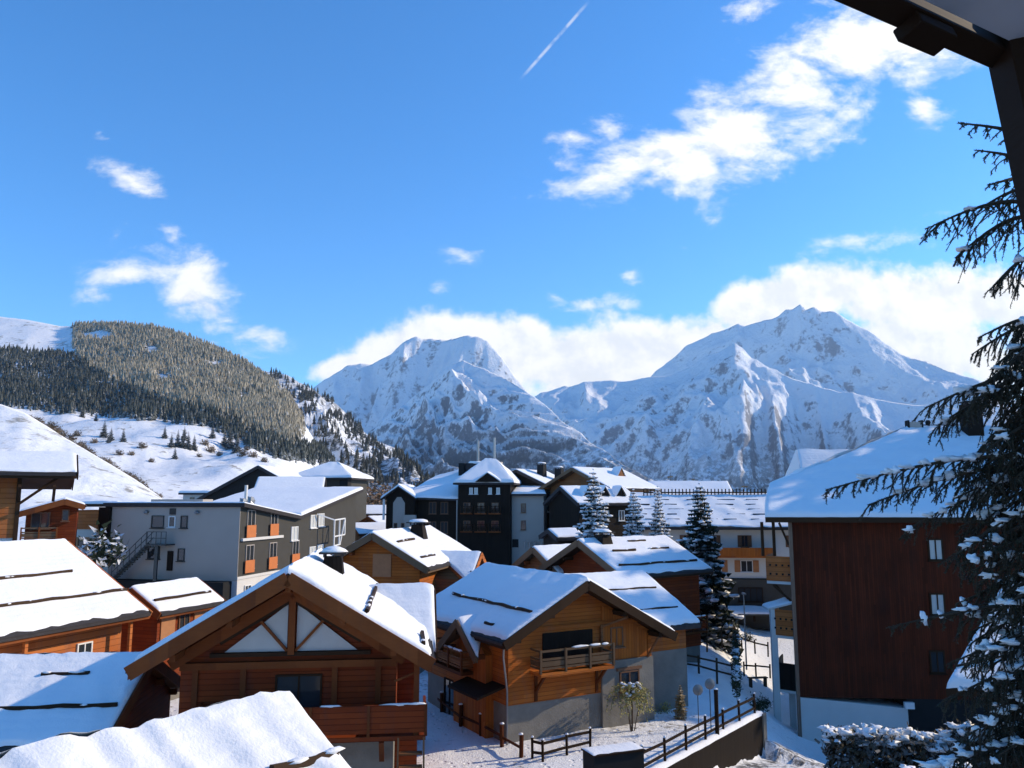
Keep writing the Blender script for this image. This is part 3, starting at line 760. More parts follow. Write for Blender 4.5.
# chimneys and masts
MB().box(xx(449), xx(455), 6, 8, zz(475), zz(461)).build('chimney', M['dark'], e)
g = MB().box(xx(456), xx(474), 6.5, 7.5, zz(470), zz(461)).build('chimney', M['tile'], e)
MB().blob((xx(466), 7, zz(460.5)), (1.3, .7, .3), 3, 8, 4).build('snow_cap', M['snow'], g, True)
g = MB().box(xx(483), xx(495), 5.5, 7, zz(470), zz(460)).build('chimney', M['lightgrey'], e)
for px, top in ((468.5, 437), (486, 434)): MB().tube([(xx(px), 7, zz(465)), (xx(px), 7, zz(top))], .22, 6).build('mast', M['metal'], e)
# ---- long dark building right of it
c = U(585, 500, 105)
h = chalet('long_dark_house', 'long dark house with sunlit snow roof and row of dormers, right of the dark hotel', U(560, 487, 104), 62, 3.6, 3.6, 9, .5, 0, over=(.5, .5, .6), wall='darkwood', res=.7, purlins=False, roofmat='tile', barge='tile')
for y in (1.6, 4.0, 6.4): win(h, 'f' if y < 0 else 'r', y, h.zr - 3.6, .9, 1.3, frame='whiteframe')
for y in (2, 4.5, 7):
    z = h.zr - .5 * 1.6
    d_ = MB().extrude([(1.3, y - .7, z - .3), (1.3, y + .7, z - .3), (1.3, y, z + .75)], (1.5, 0, 0)).build('dormer', M['darkwood'], h.e)
    snow_quad(d_, (.9, y, z + .85), (2.95, y, z + .85), (2.95, y - .85, z - .35), (1.4, y - .85, z - .35), .16, .5, .1, 1); snow_quad(d_, (.9, y, z + .85), (2.95, y, z + .85), (2.95, y + .85, z - .35), (1.4, y + .85, z - .35), .16, .5, .1, 1)
h = chalet('dark_gable_house', 'narrow dark house with bright diagonal snow roof edge touching the grey hotel wing', U(516, 470, 122), 30, 5.5, 10.5, 9, .45, 0, over=(.5, .5, .6), wall='darkwood', res=.9, purlins=False, roofmat='tile', barge='tile')
for x in (2, 5): win(h, 'f', x, h.zr - 5.5, .9, 1.4, frame='whiteframe')
win(h, 'f', 7, h.zr - 8, .9, 1.4, frame='whiteframe'); chimney(h.e, 2, 4, h.zr - 2, h.zr + .9, 1.2, 1.2, 'dark'); chimney(h.e, 4, 6, h.zr - 3, h.zr + .3, 1.2, 1.2, 'dark')
# ---- upper chalet
P = U(572, 469, 112)
s2, d2 = half(P, 58, 618, 489, 1)
print('upper', s2, d2)
h = chalet('upper_chalet', 'weathered wooden chalet high behind the snowy spruce with sunlit overhanging roof and roof dormer', U(572, 468, 112), 48, 5.5, 5.5, 8.5, .42, 0, over=(1.2, 1.0, 1.4), wall='brownwood', res=.7, roofmat='greybeam', barge='greybeam')
for x in (-1.5, 1.5, 3.5): win(h, 'f', x, h.zr - 4.2, .9, 1.2)
for y in (2, 5.5): win(h, 'r', y, h.zr - 4.5, 1.0, 1.3)
balcony(h.e, (1, 0, h.zr - 7), (1, 0, 0), (0, -1, 0), 7, 1.1, mat='brownwood', nposts=5)
balcony(h.e, (h.wr, 4.5, h.zr - 6), (0, 1, 0), (1, 0, 0), 6.5, 1.1, mat='orangewood', nposts=5)
z = h.zr - .42 * 2
d_ = MB().extrude([(1.7, 5.0, z - .2), (1.7, 6.6, z - .2), (1.7, 5.8, z + .9)], (1.2, 0, 0)).build('dormer', M['brownwood'], h.e)
snow_quad(d_, (1.4, 5.8, z + 1.0), (3.0, 5.8, z + 1.0), (3.0, 4.85, z - .3), (1.4, 4.85, z - .3), .16, .5, .1, 1); snow_quad(d_, (1.4, 5.8, z + 1.0), (3.0, 5.8, z + 1.0), (3.0, 6.75, z - .3), (1.4, 6.75, z - .3), .16, .5, .1, 1)

# ---- white hotel
D = 90; c = U(712, 618, D); pxm = D / F; pz = c.z
e = T('white_hotel', 'white rendered hotel with wooden balcony band, orange shutters and long snow roof', 'hotel', (c.x, c.y, pz), -R(4))
xx = lambda px: (px - 712) * pxm
zz = lambda py: U(712, py, D).z - pz
MB().box(xx(640), xx(820), 0, 10, zz(578), zz(526)).build('wall', M['render'], e)
MB().box(xx(640), xx(820), -.3, 9.9, -1, zz(579)).build('ground_floor', M['grey'], e)
A, B, C_, D_ = V(xx(641), 8, zz(527) + 3.7), V(xx(840), 8, zz(527) + 3.7), V(xx(838), -1.0, zz(527)), V(xx(634), -1.0, zz(527))
rf = MB().slab(A, B, C_, D_, .28).build('roof', M['tile'], e)
snow_quad(rf, A, B, C_, D_, .16, .5, .5, 6, True, lump=.9)
mb = MB()
for i in range(46):
    x = xx(655) + i * .42; mb.box(x - .06, x + .06, 7.2, 7.3, zz(527) + 3.4, zz(527) + 4.25)
mb.box(xx(655), xx(655) + 19, 7.18, 7.2, zz(527) + 3.75, zz(527) + 3.9); mb.build('snow_fence', M['darkbeam'], rf)
for i, d in enumerate((1.6, 2.9, 4.2, 5.5, 6.8)):
    for j in range(7):
        x0 = xx(640) + j * 3.1 + rnd.uniform(0, 1.3); z = zz(527) + 3.7 * (d / 9) + .17
        MB().bar((x0, d - 1, z), (x0 + rnd.uniform(.8, 2.2), d - 1, z), .12, .14).build('tile_edge', M['tile'], rf)
MB().box(xx(715), xx(772), -1.3, -.01, zz(557), zz(555)).build('balcony', M['larch'], e)
bl = [o for o in e.children if o.name.startswith('balcony')][-1]
MB().box(xx(715), xx(772), -1.35, -1.22, zz(555), zz(547)).build('railing', M['larchv'], bl)
for px in (690, 716, 746, 792): window(e, (xx(px), 0, zz(541)), (1, 0, 0), (0, -1, 0), .75, 1.25, shutters='brownframe', frame='brownframe')
for px in (717, 747, 792): window(e, (xx(px), 0, zz(566)), (1, 0, 0), (0, -1, 0), 1.3, 1.25, shutters='shutter', frame='whiteframe', mull=1)
window(e, (xx(749), -.3, zz(594)), (1, 0, 0), (0, -1, 0), 2.6, 1.5, frame='darkbeam', mull=3)
window(e, (xx(715), -.3, zz(594)), (1, 0, 0), (0, -1, 0), 2.0, 1.5, frame='darkbeam', mull=2)
aw = MB().slab((xx(700), -.3, zz(607)), (xx(772), -.3, zz(607)), (xx(772), -2.4, zz(611)), (xx(700), -2.4, zz(611)), .15).build('porch_roof', M['grey'], e)
snow_quad(aw, (xx(700), -.3, zz(607)), (xx(772), -.3, zz(607)), (xx(772), -2.4, zz(611)), (xx(700), -2.4, zz(611)), .25, .6, .1, 6, False)
for px in (702, 725, 748, 770): MB().box(xx(px) - .1, xx(px) + .1, -2.3, -2.1, 0, zz(612)).build('porch_post', M['darkbeam'], e)
h = chalet('low_long_house', 'long low house with smooth pale snow roof behind the white hotel snow fence', U(728, 483, 130), 274, 6, 6, 12, .42, 0, over=(.4, .4, .8), wall='warmrender', res=1, purlins=False, roofmat='tile', barge='tile', snow=.3)
# ---- far houses left of dark hotel
for i, (px, py, D, lab) in enumerate(((362, 506, 150, 'distant chalet beside autumn trees, upper of three left of the dark hotel'),
                                      (368, 517, 138, 'distant chalet, middle one of three left of the dark hotel'), (352, 524, 128, 'distant low chalet, lowest of three left of the dark hotel'))):
    h = chalet('distant_chalet', lab, U(px, py, D), (70, 35, 60)[i], 2.8, 2.8, 6, .45, 0, over=(.4, .4, .5), wall='brownwood', res=.9, purlins=False, group='distant chalets')
    win(h, 'f', 0, h.zr - 2.6, .8, .9)

# ---- red building on the right with balconies
az = 4; D = 56
c = U(800, 740, D)
e = T('red_building', 'tall dark red boarded building with blue shaded hip roof and cut out balconies at right', 'building', (c.x, c.y, c.z), -R(az))
zz = lambda py: U(800, py, D).z - c.z
zt = zz(517); W_ = 28
LEAN = 9.0
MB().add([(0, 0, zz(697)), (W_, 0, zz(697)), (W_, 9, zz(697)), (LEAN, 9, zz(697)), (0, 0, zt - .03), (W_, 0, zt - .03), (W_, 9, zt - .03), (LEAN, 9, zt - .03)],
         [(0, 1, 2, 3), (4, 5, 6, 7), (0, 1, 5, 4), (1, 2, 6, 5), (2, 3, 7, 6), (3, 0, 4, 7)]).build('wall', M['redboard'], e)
MB().add([(.05, -.06, -.5), (7, -.06, -.5), (7, 3, -.5), (1.7, 3, -.5), (.05, -.06, zz(697)), (7, -.06, zz(706.5)), (7, 3, zz(706.5)), (1.7, 3, zz(697))],
         [(0, 1, 2, 3), (4, 5, 6, 7), (0, 1, 5, 4), (1, 2, 6, 5), (2, 3, 7, 6), (3, 0, 4, 7)]).build('base', M['render'], e)
MB().box(7.02, W_, .02, 6, -.5, zz(697) - .01).build('rear_base', M['dark'], e)
# roof
x0, y0 = -1.9, -1.2; x1 = W_ + 1
ra = U(905, 428, D + 10.5); ra = e.matrix_basis.inverted() @ ra if False else None
Mi = (Matrix.Translation(c) @ Matrix.Rotation(-R(az), 4, 'Z')).inverted()
ra = Mi @ U(905, 430, D + 12.8); rb = V(x1, ra.y, ra.z)
a_, b_ = V(x0, y0, zt), V(x1, y0, zt); c_, d_ = V(x1, ra.y + 5, zt), V(ra.x - 3, ra.y + 5, zt)
# the hip breaks: point m lies on the front roof plane, left of the straight hip line
nrm = (rb - ra).cross(a_ - ra).normalized(); co_, rd_ = Mi @ Vector((0, 0, CAMH)), Mi.to_3x3() @ ray(769, 487)
m_pt = co_ + rd_ * ((ra - co_).dot(nrm) / rd_.dot(nrm))
vm = (ra.z - m_pt.z) / (ra.z - a_.z); l_, r_e = ra.lerp(a_, vm), rb.lerp(b_, vm); bo = (m_pt.x - l_.x) / (r_e.x - l_.x)
rf = MB().add([a_, b_, c_, d_, ra, rb, a_ - V(0, 0, .34), b_ - V(0, 0, .34), c_ - V(0, 0, .34), d_ - V(0, 0, .34), m_pt],
              [(0, 1, 5, 4, 10), (2, 3, 4, 5), (3, 0, 10), (3, 10, 4), (1, 2, 5), (0, 1, 7, 6), (1, 2, 8, 7), (2, 3, 9, 8), (3, 0, 6, 9), (6, 7, 8, 9)]).build('roof', M['darkbeam'], e)
snow_quad(rf, ra, rb, b_, a_, .3, .45, .06, 11, True, lump=.25, bulge=(vm, bo))
snow_quad(rf, ra, m_pt, a_, d_, .3, .6, .06, 12, True)
# lower rear roof whose ridge shows at the left
A, B = Mi @ U(796, 452, 76), Mi @ U(850, 452, 76)
C_, D_ = V(B.x - 1, B.y - 4.5, B.z - 4.2), V(A.x - 1, A.y - 4.5, B.z - 4.2)
D_ = V(A.x - .6, D_.y, D_.z); E_, F_ = V(A.x - .4, A.y + 6, D_.z), V(B.x, A.y + 6, D_.z); bt = V(0, 0, -.4)
rr = MB().add([A, B, C_, D_, E_, F_, D_ + bt, C_ + bt, E_ + bt, F_ + bt], [(0, 1, 2, 3), (0, 3, 4), (1, 0, 4, 5), (3, 2, 7, 6), (4, 3, 6, 8), (5, 4, 8, 9), (6, 7, 9, 8)]).build('rear_roof', M['darkbeam'], e); snow_quad(rr, A, B, C_, D_, .25, .6, .06, 2); snow_quad(rr, A, A + V(.02, 0, 0), D_, E_, .25, .6, .06, 4)
# chimney, vents and rail on the ridge
def loc(px, py, Y): return Mi @ U(px, py, Y)
p = loc(973, 440, D + 11); chimney(e, p.x, p.y, p.z - 1.4, loc(973, 404, D + 11).z, 1.25, 1.3, 'darkwood', cap=True, slant=.0)
p = loc(914, 424, D + 12.8)
g = MB().box(p.x - .5, p.x + .5, p.y - .3, p.y + .3, p.z - .35, p.z + .15).build('roof_vent', M['lightgrey'], e)
MB().box(p.x - .62, p.x - .5, p.y - .35, p.y + .35, p.z - .45, p.z + .3).box(p.x + .5, p.x + .62, p.y - .35, p.y + .35, p.z - .45, p.z + .3).build('bracket', M['dark'], g)
p = loc(928, 423, D + 12.8); MB().blob(p, (.22, .22, .25), 2, 8, 6).build('roof_vent', M['dark'], e)
MB().bar(loc(922, 425, D + 12.7), loc(962, 425, D + 12.7), .08).build('ridge_rail', M['darkbeam'], e)
# facade windows
for px, py, m_ in ((931, 549, 1), (933, 603, 1), (933, 660, 0)):
    p = loc(px, py, D); window(e, (p.x, -.0, p.z), (1, 0, 0), (0, -1, 0), .98, 1.45, frame='darkbeam' , pane='palepane' if m_ else 'glass', fw=.1)
MB().box(-.06, .12, -.12, .1, -.3, zt - .05).build('corner_board', M['copper'], e)
p = loc(905, 703, D); MB().box(p.x - .3, p.x + .3, -.3, -.02, p.z - .2, p.z + .2).build('meter_box', M['whiteframe'], e)
# side balconies projecting to the left of the corner
def side(px, Y): return loc(px, 600, Y).x
xl, xr = side(766, D + 1.6), .05
for ty, by, lf in ((557, 582, xl), (611, 637, xl + .2), (665, 692, xl + .35)):
    zf = zz(by)
    b_ = MB().add([(lf, 1.0, zf), (xr, .1, zf), (xr + 1.2, 3, zf), (lf + 1.2, 4, zf), (lf, 1.0, zf - .2), (xr, .1, zf - .2), (xr + 1.2, 3, zf - .2), (lf + 1.2, 4, zf - .2)],
                  [(0, 1, 2, 3), (4, 5, 6, 7), (0, 1, 5, 4), (1, 2, 6, 5), (2, 3, 7, 6), (3, 0, 4, 7)]).build('balcony', M['render'], e)
    mt = 'orangewood' if ty < 660 else 'darkwood'
    ht = zz(ty) - zf
    MB().bar((lf, .98, zf + ht / 2), (xr, .08, zf + ht / 2), .08, ht).bar((lf + .04, 1.1, zf + ht / 2), (lf + 1.2, 3.9, zf + ht / 2), .08, ht).build('railing', M[mt], b_)
    if ty < 660:
        mb = MB()
        for i in range(4):
            for j in range(2):
                t_ = (i + .6) / 4.2; y = .98 - .9 * t_ - .06
                mb.box(lf + (xr - lf) * t_ - .06, lf + (xr - lf) * t_ + .06, y - .03, y + .02, zf + ht * (.28 + .36 * j) - .06, zf + ht * (.28 + .36 * j) + .07)
        mb.build('cut_out', M['dark'], b_)
sn = zz(606)
pr = MB().slab((xr, 2.2, sn + .25), (xr, .0, sn + .25), (xl - .05, .9, zz(611) + .02), (xl - .05, 2.6, zz(611) + .02), .1).build('balcony_roof', M['render'], e)
snow_quad(pr, (xr, 2.2, sn + .25), (xr, .0, sn + .25), (xl - .05, .9, zz(611) + .02), (xl - .05, 2.6, zz(611) + .02), .12, .5, .05, 3, False)
for px in (765.5, 777):
    x = side(px, D + .9); MB().box(x - .09, x + .09, .85, 1.03, zz(557), zt - .36).build('balcony_post', M['darkbeam'], e)
x = side(792, D); MB().bar((xl + .9, .6, zt - .4), (-.05, .3, zz(545)), .12).build('brace', M['darkbeam'], e)
MB().bar((xl + .35, .7, zz(583) - .2), (-.05, .2, zz(602)), .14).build('brace', M['darkbeam'], e)
MB().bar((xl + .6, 1.2, zz(583) - .2), (.2, .9, zz(606)), .14).build('brace', M['darkbeam'], e)
x = side(773, D + .9); MB().box(x - .2, x + .2, .8, 1.2, -.8, zz(611)).build('white_post', M['render'], e)
x = side(790, D + .9); MB().box(x - .2, x + .15, 1.2, 1.6, -.8, zz(693)).build('white_post', M['render'], e)
MB().tube([(-.1, -.2, zt - .3), (-.1, -.2, 0)], .06).build('downpipe', M['copper'], e)
# ---- porch roof at the right edge
c = U(950, 690, 30)
A, B, C_, D_ = U(1004, 585, 33), U(1120, 560, 33), U(1120, 690, 29), U(946, 689, 29)
e = T('porch_building', 'low building with steep blue snow roof beside the near spruce at right', 'building', (c.x, c.y, 0), 0)
o = V(c.x, c.y, 0)
rf = MB().slab(A - o, B - o, C_ - o, D_ - o, .25).build('roof', M['darkbeam'], e); snow_quad(rf, A - o, B - o, C_ - o, D_ - o, .25, .35, .1, 2)
p0 = A - o; 
MB().bar((D_ - o).lerp(A - o, .12) + V(.1, 0, .3), (C_ - o).lerp(B - o, .35) + V(0, 0, .3), .06).build('snow_guard', M['dark'], rf)
MB().box(3.0, 12, .3, 2.6, -1.5, D_.z - .28).build('wall', M['darkwood'], e)
# ---- own balcony roof overhead
e = T('balcony_canopy', 'dark timber canopy with pale painted soffit overhead, top right corner', 'canopy', (1.2, 3.0, CAMH + 1.2))
o = e.location
a_, b_ = U(849, -16, 3.2) - o, U(990, 49, 3.9) - o
dr = (b_ - a_).normalized()
out = b_ + dr * .6
MB().bar(a_ - dr * 1.2, out, .12, .118, up=(-.3, .2, 1)).build('fascia_beam', M['darkbeam'], e, bevel=.006)
p, q = U(907, 26, 3.43) - o, U(943, 42, 3.6) - o
MB().bar(p, q, .13, .07, up=(-.3, .2, 1)).build('purlin_end', M['darkbeam'], e, bevel=.006)
# soffit boards rising behind the beam
sa, sb = U(906, -8, 3.3) - o, U(1034, 50, 3.95) - o
up_ = V(1.5, -1.2, .55)
MB().slab(sa - dr * 1.5 + V(0, 0, .02), sb + dr * .6 + V(0, 0, .02), sb + up_ * 1.5, sa - dr * 1.5 + up_ * 1.5, .03).build('soffit', M['ceil'], e)
MB().bar((sa - dr) + up_ * .09 + V(0, 0, .02), sb + dr * .6 + up_ * .09 + V(0, 0, .02), .03, .03).build('batten', M['ceil'], e)
p, q = U(1017, 50, 3.9) - o, U(1058, 238, 3.9) - o
MB().bar(p + (p - q) * .2, q + (q - p) * 1.0, .2, .2, up=(0, 1, 0)).build('support_strut', M['darkbeam'], e, bevel=.006)
# ================================================================== GROUND
WA, WB = Vector((13.0, 44.6)), Vector((-1.2, 26.5))      # line of the retaining wall
wd = (WB - WA).normalized(); wn = Vector((wd.y, -wd.x))   # wn points away from the road
if wn.dot(Vector((0, 40)) - WA) < 0: wn = -wn
def sstep(x, a, b):
    t = max(0, min(1, (x - a) / (b - a))); return t * t * (3 - 2 * t)
def gz(x, y):
    d = (Vector((x, y)) - WA).dot(wn); s = (Vector((x, y)) - WA).dot(wd)
    up = sstep(d, -.15, .25) if s > 0 else sstep(d + s * .55, -4.5 + s * .4, 2.5)
    z = -1.25 + 1.4 * up
    far = sstep(y, 60, 130); z -= .4 * far
    lf = sstep(-x, 20, 75) * sstep(y, 40, 140); z += 5.5 * lf
    z -= 3.4 * sstep(x - .2 * (y - 44), 9, 18) * sstep(y, 38, 54) * (1 - .6 * sstep(y, 66, 100))
    if y > 150: z -= (y - 150) * .08 * sstep(x + y * .25, -10, 60) 
    return z
def axis(lo, hi, f0, f1, fine, grow=1.28):
    a = [f0]
    while a[-1] < f1: a.append(a[-1] + fine)
    s = fine; b = []; x = a[-1]
    while x < hi: s *= grow; x = min(hi, x + s); b.append(x)
    s = fine; c = []; x = f0
    while x > lo: s *= grow; x = max(lo, x - s); c.append(x)
    return list(reversed(c)) + a + b
xs = axis(-9000, 9000, -12, 32, .35); ys = axis(-9000, 9000, 24, 66, .35)
mb = MB()
for y in ys:
    for x in xs:
        z = gz(x, y)
        if abs(x) < 60 and 10 < y < 90:
            z += .09 * noise.fractal(Vector((x * .35, y * .35, 0)), 1, 2, 4) + .03 * noise.noise(Vector((x * 1.9, y * 1.9, 4)))
            dr = (Vector((x, y)) - WA).dot(wn)
            if dr < -.3: z += .10 * abs(noise.noise(Vector((x * .9, y * .9, 9))))
        if y > 300 or abs(x) > 300: z -= .0
        mb.v.append((x, y, z))
nx = len(xs)
for j in range(len(ys) - 1):
    for i in range(nx - 1):
        a = j * nx + i; mb.f.append((a, a + 1, a + nx + 1, a + nx))
def groundmat():
    m, nt, b = newmat('snowy_ground')
    p = nt.node('ShaderNodeNewGeometry').outputs['Position']
    n1 = nt.noise(p, .45, 6, .62); n2 = nt.noise(p, 3.2, 5, .6); n3 = nt.noise(p, .13, 3)
    sx = nt.node('ShaderNodeSeparateXYZ', {0: p})
    # road side of the wall: slush and bare wet tarmac between snow patches
    d = nt.m('ADD', nt.m('MULTIPLY', nt.m('SUBTRACT', sx.outputs[0], WA.x), wn.x), nt.m('MULTIPLY', nt.m('SUBTRACT', sx.outputs[1], WA.y), wn.y))
    road = nt.m('SUBTRACT', 1, nt.ss(d, -.6, .1))
    farr = nt.ss(sx.outputs[1], 49, 45)
    road = nt.m('MULTIPLY', road, farr)
    near = nt.ss(sx.outputs[1], 78, 62)
    bare = nt.m('MULTIPLY', road, nt.ss(nt.m('ADD', nt.m('MULTIPLY', n1, .6), nt.m('MULTIPLY', n2, .4)), .44, .56))
    stain = nt.m('MULTIPLY', nt.m('MULTIPLY', nt.ss(nt.m('ADD', nt.m('MULTIPLY', n2, .55), nt.m('MULTIPLY', n3, .5)), .58, .68), near), .75)
    snow = nt.mix(n1, (.74, .75, .77), (.86, .86, .86))
    earth = nt.mix(n2, (.10, .085, .06), (.2, .17, .12))
    c = nt.mix(stain, snow, earth)
    c = nt.mix(bare, c, nt.mix(n2, (.035, .037, .04), (.12, .12, .125)))
    nt.set(b.inputs['Base Color'], c); b.inputs['Roughness'].default_value = .8
    vo = nt.node('ShaderNodeTexVoronoi', {'Vector': p, 'Scale': 1.9}, feature='F1').outputs['Distance']
    dent = nt.m('MULTIPLY', nt.ss(vo, .12, .26), 1.1)
    bump(nt, b, nt.m('ADD', nt.m('ADD', n2, nt.m('MULTIPLY', nt.noise(p, 14, 3), .6)), dent), .7, .1)
    return m
struct('ground', mb, groundmat(), True)
# retaining wall
t = T('retaining_wall', 'dark retaining wall between shaded road and sunlit chalet garden', 'wall', (0, 0, 0))
w3 = V(wd.x, wd.y, 0); n3 = V(wn.x, wn.y, 0); L = 20
A = V(WA.x, WA.y, 0)
MB().obox(A + w3 * L / 2 + V(0, 0, -.75), w3 * L, n3 * .35, (0, 0, 2.1)).build('wall', M['darkwood'], t)
MB().obox(A - w3 * .2 + V(0, 0, -.72), w3 * .42, n3 * .5, (0, 0, 2.16)).build('end_pier', M['concrete'], t)
snow_quad(t, A + n3 * .3 + V(0, 0, .3) - w3 * .3, A + w3 * L + n3 * .3 + V(0, 0, .3), A + w3 * L - n3 * .2 + V(0, 0, .3), A - n3 * .2 + V(0, 0, .3) - w3 * .3, .16, .4, .05, 3, False, 'snow_cap', .6)
# ================================================================== MOUNTAINS
def interp(tab, x):
    if x <= tab[0][0]: return tab[0][1:]
    for a, b in zip(tab, tab[1:]):
        if x <= b[0]:
            t = (x - a[0]) / (b[0] - a[0]); return tuple(p + (q - p) * t for p, q in zip(a[1:], b[1:]))
    return tab[-1][1:]
def terrain(name, crest, px0, px1, rf, mat, amp, freq, seed, nc=240, nr=110, shape=1.15, z0=0, gully=.5, bk=.5, crestamp=.12, hook=None, kind='structure', gfreq=2.2, skew=0, crag=0):
    """crest: (px, py, distance) of the skyline; the land rises from distance rf(px) to it and falls away behind"""
    mb = MB(); grid = []
    so = Vector((seed * 13.7, seed * 5.1, seed))
    for i in range(nc + 1):
        px = px0 + (px1 - px0) * i / nc
        py, rc = interp(crest, px)
        c = U(px, py, rc); hc = c.z
        f0 = rf(px) if callable(rf) else rf
        for j in range(nr + 1):
            t = j / nr * (1 + bk)
            if t <= 1:
                Y = f0 + (rc - f0) * t; s = t ** shape; z = z0 + (hc - z0) * s; env = math.sin(math.pi * min(1, t)) ** .8 * (1 - crestamp) + crestamp * t
            else:
                Y = rc + (rc - f0) * (t - 1); q = (t - 1) / bk; z = hc - (hc - z0) * q * .9; env = crestamp + .6 * q
            X = (px - 512) / F / cp * Y * (1.0)
            d = ray(px, py); X = d.x / d.y * Y
            q3 = Vector((X * freq, Y * freq, 0)) + so
            warp = Vector((noise.noise(q3 * .9), noise.noise(q3 * .9 + Vector((9, 2, 0))), 0)) * .5
            rg = noise.ridged_multi_fractal(q3 + warp, 1.0, 2.1, 8, 1.0, 2.0) / 1.6 - .8
            # spurs and gullies running down the fall line
            gq = Vector(((X + skew * Y) * freq * gfreq + warp.x * 2.2, Y * freq * .9 + warp.y * 1.5, 3)) + so
            gl = 1 - 2 * abs(noise.noise(gq)) - .55
            gl += .5 * (1 - 2 * abs(noise.noise(gq * 2.3)) - .55) + .28 * (1 - 2 * abs(noise.noise(gq * 5.1 + warp * 3)) - .55)
            z += amp * env * (rg * (1 - gully) + gl * gully)
            if crag:
                cq = q3 * 3.6 + warp * 2
                z += amp * crag * (.22 + .78 * math.sin(math.pi * min(1, t))) * (noise.ridged_multi_fractal(cq, .9, 2.15, 6, 1.0, 2.0) / 1.6 - .8)
            if hook: z = hook(px, t, X, Y, z)
            mb.v.append((X, Y, z))
    n = nr + 1
    for i in range(nc):
        for j in range(nr):
            a = i * n + j; mb.f.append((a, a + n, a + n + 1, a + 1))
    o = struct(name, mb, mat, True, kind)
    return o, mb, nc, nr
def mountmat(name, rock=(.085, .085, .095), bias=.0, trees=0, size=1.0, treecol=(.03, .04, .035)):
    m, nt, b = newmat(name)
    g = nt.node('ShaderNodeNewGeometry'); p = g.outputs['Position']
    nz = nt.node('ShaderNodeSeparateXYZ', {0: g.outputs['Normal']}).outputs[2]
    st = nt.vm('MULTIPLY', p, (.014 / size, .010 / size, .007 / size)).outputs[0]
    n1 = nt.noise(st, 1, 9, .68); n2 = nt.noise(p, .0022 / size, 6, .6); n3 = nt.noise(p, .045 / size, 5, .7)
    r = nt.m('ADD', nt.m('MULTIPLY', nt.m('SUBTRACT', 1, nz), 1.0), nt.m('MULTIPLY', nt.m('SUBTRACT', n1, .5), 1.5))
    r = nt.m('ADD', r, nt.m('MULTIPLY', nt.m('SUBTRACT', n2, .5), .7))
    r = nt.m('ADD', r, nt.m('MULTIPLY', nt.m('SUBTRACT', n3, .5), 1.1))
    f = nt.ss(r, .52 - bias, .78 - bias)
    c = nt.mix(nt.m('MULTIPLY', f, .85), (.80, .81, .83), nt.mix(n3, rock, tuple(k * 2.4 for k in rock)))
    if trees:
        zz = nt.node('ShaderNodeSeparateXYZ', {0: p}).outputs[2]
        tn = nt.noise(p, .05 / size, 4, .75)
        low = nt.ss(zz, trees, -60)
        tf = nt.m('MULTIPLY', nt.ss(nt.m('ADD', nt.m('MULTIPLY', tn, .6), nt.m('MULTIPLY', n2, .5)), .50, .60), low)
        c = nt.mix(tf, c, treecol)
    nt.set(b.inputs['Base Color'], c); b.inputs['Roughness'].default_value = .85; b.inputs['Specular IOR Level'].default_value = .15
    bump(nt, b, nt.m('ADD', n1, nt.m('MULTIPLY', n3, .7)), .8, 14 * size)
    return m
# big right massif: the far pyramid with the cloud cap, then the nearer white ridge
terrain('mountain', [(560, 405, 7600), (600, 400, 7400), (640, 388, 7200), (668, 362, 7000), (685, 347, 6900), (705, 338, 6800), (724, 329, 6700), (738, 322, 6600), (745, 325, 6550), (765, 317, 6450), (778, 314, 6380), (786, 306, 6350), (793, 305, 6330), (800, 300, 6300), (806, 306, 6280), (814, 304, 6265), (822, 309, 6250), (834, 309, 6200), (845, 316, 6150), (868, 330, 6050), (885, 343, 5950), (900, 352, 5850), (930, 360, 5700), (955, 368, 5500), (980, 380, 5350), (1010, 400, 5200), (1100, 430, 5000)],
        540, 1130, lambda px: interp([(540, 5600), (800, 4500), (1100, 3600)], px)[0], mountmat('massif_snow', (.10, .105, .125), .03, 0, 1.6), 420, .00055, 3, 420, 170, 1.15, -250, .5, .35, .2, crag=.34)
terrain('mountain_ridge', [(440, 470, 4800), (480, 440, 4750), (515, 410, 4700), (540, 394, 4650), (565, 386, 4600), (585, 381, 4550), (605, 379, 4500), (625, 379, 4450), (645, 377, 4400), (665, 374, 4350), (690, 366, 4300), (712, 354, 4230), (735, 343, 4150), (742, 347, 4130), (752, 358, 4100),
        (770, 368, 4000), (790, 376, 3900), (815, 383, 3800), (840, 390, 3700), (870, 396, 3600), (900, 399, 3500), (940, 404, 3350), (990, 415, 3200), (1100, 440, 3000)],
        430, 1130, lambda px: interp([(430, 3700), (735, 2900), (1100, 2000)], px)[0], mountmat('ridge_snow', (.08, .085, .10), .04, 350, 1.1), 300, .0010, 8, 440, 190, 1.1, -220, .6, .35, .07, crag=.26)
# far left peaks under the cloud
terrain('mountain_peak', [(270, 430, 6000), (300, 395, 6000), (315, 384, 6000), (330, 377, 5950), (348, 366, 5900), (372, 363, 5900), (392, 352, 5900), (415, 336, 5900), (430, 333, 5900), (450, 336, 5850), (470, 334, 5800), (488, 341, 5750), (500, 355, 5700), (515, 376, 5650), (540, 400, 5600), (580, 425, 5600), (630, 450, 5600)],
        265, 640, 4500, mountmat('peak_snow', (.10, .105, .12), -.06, 0, 1.5), 420, .0008, 21, 300, 130, 1.1, -200, .55, .35, .13, crag=.3)
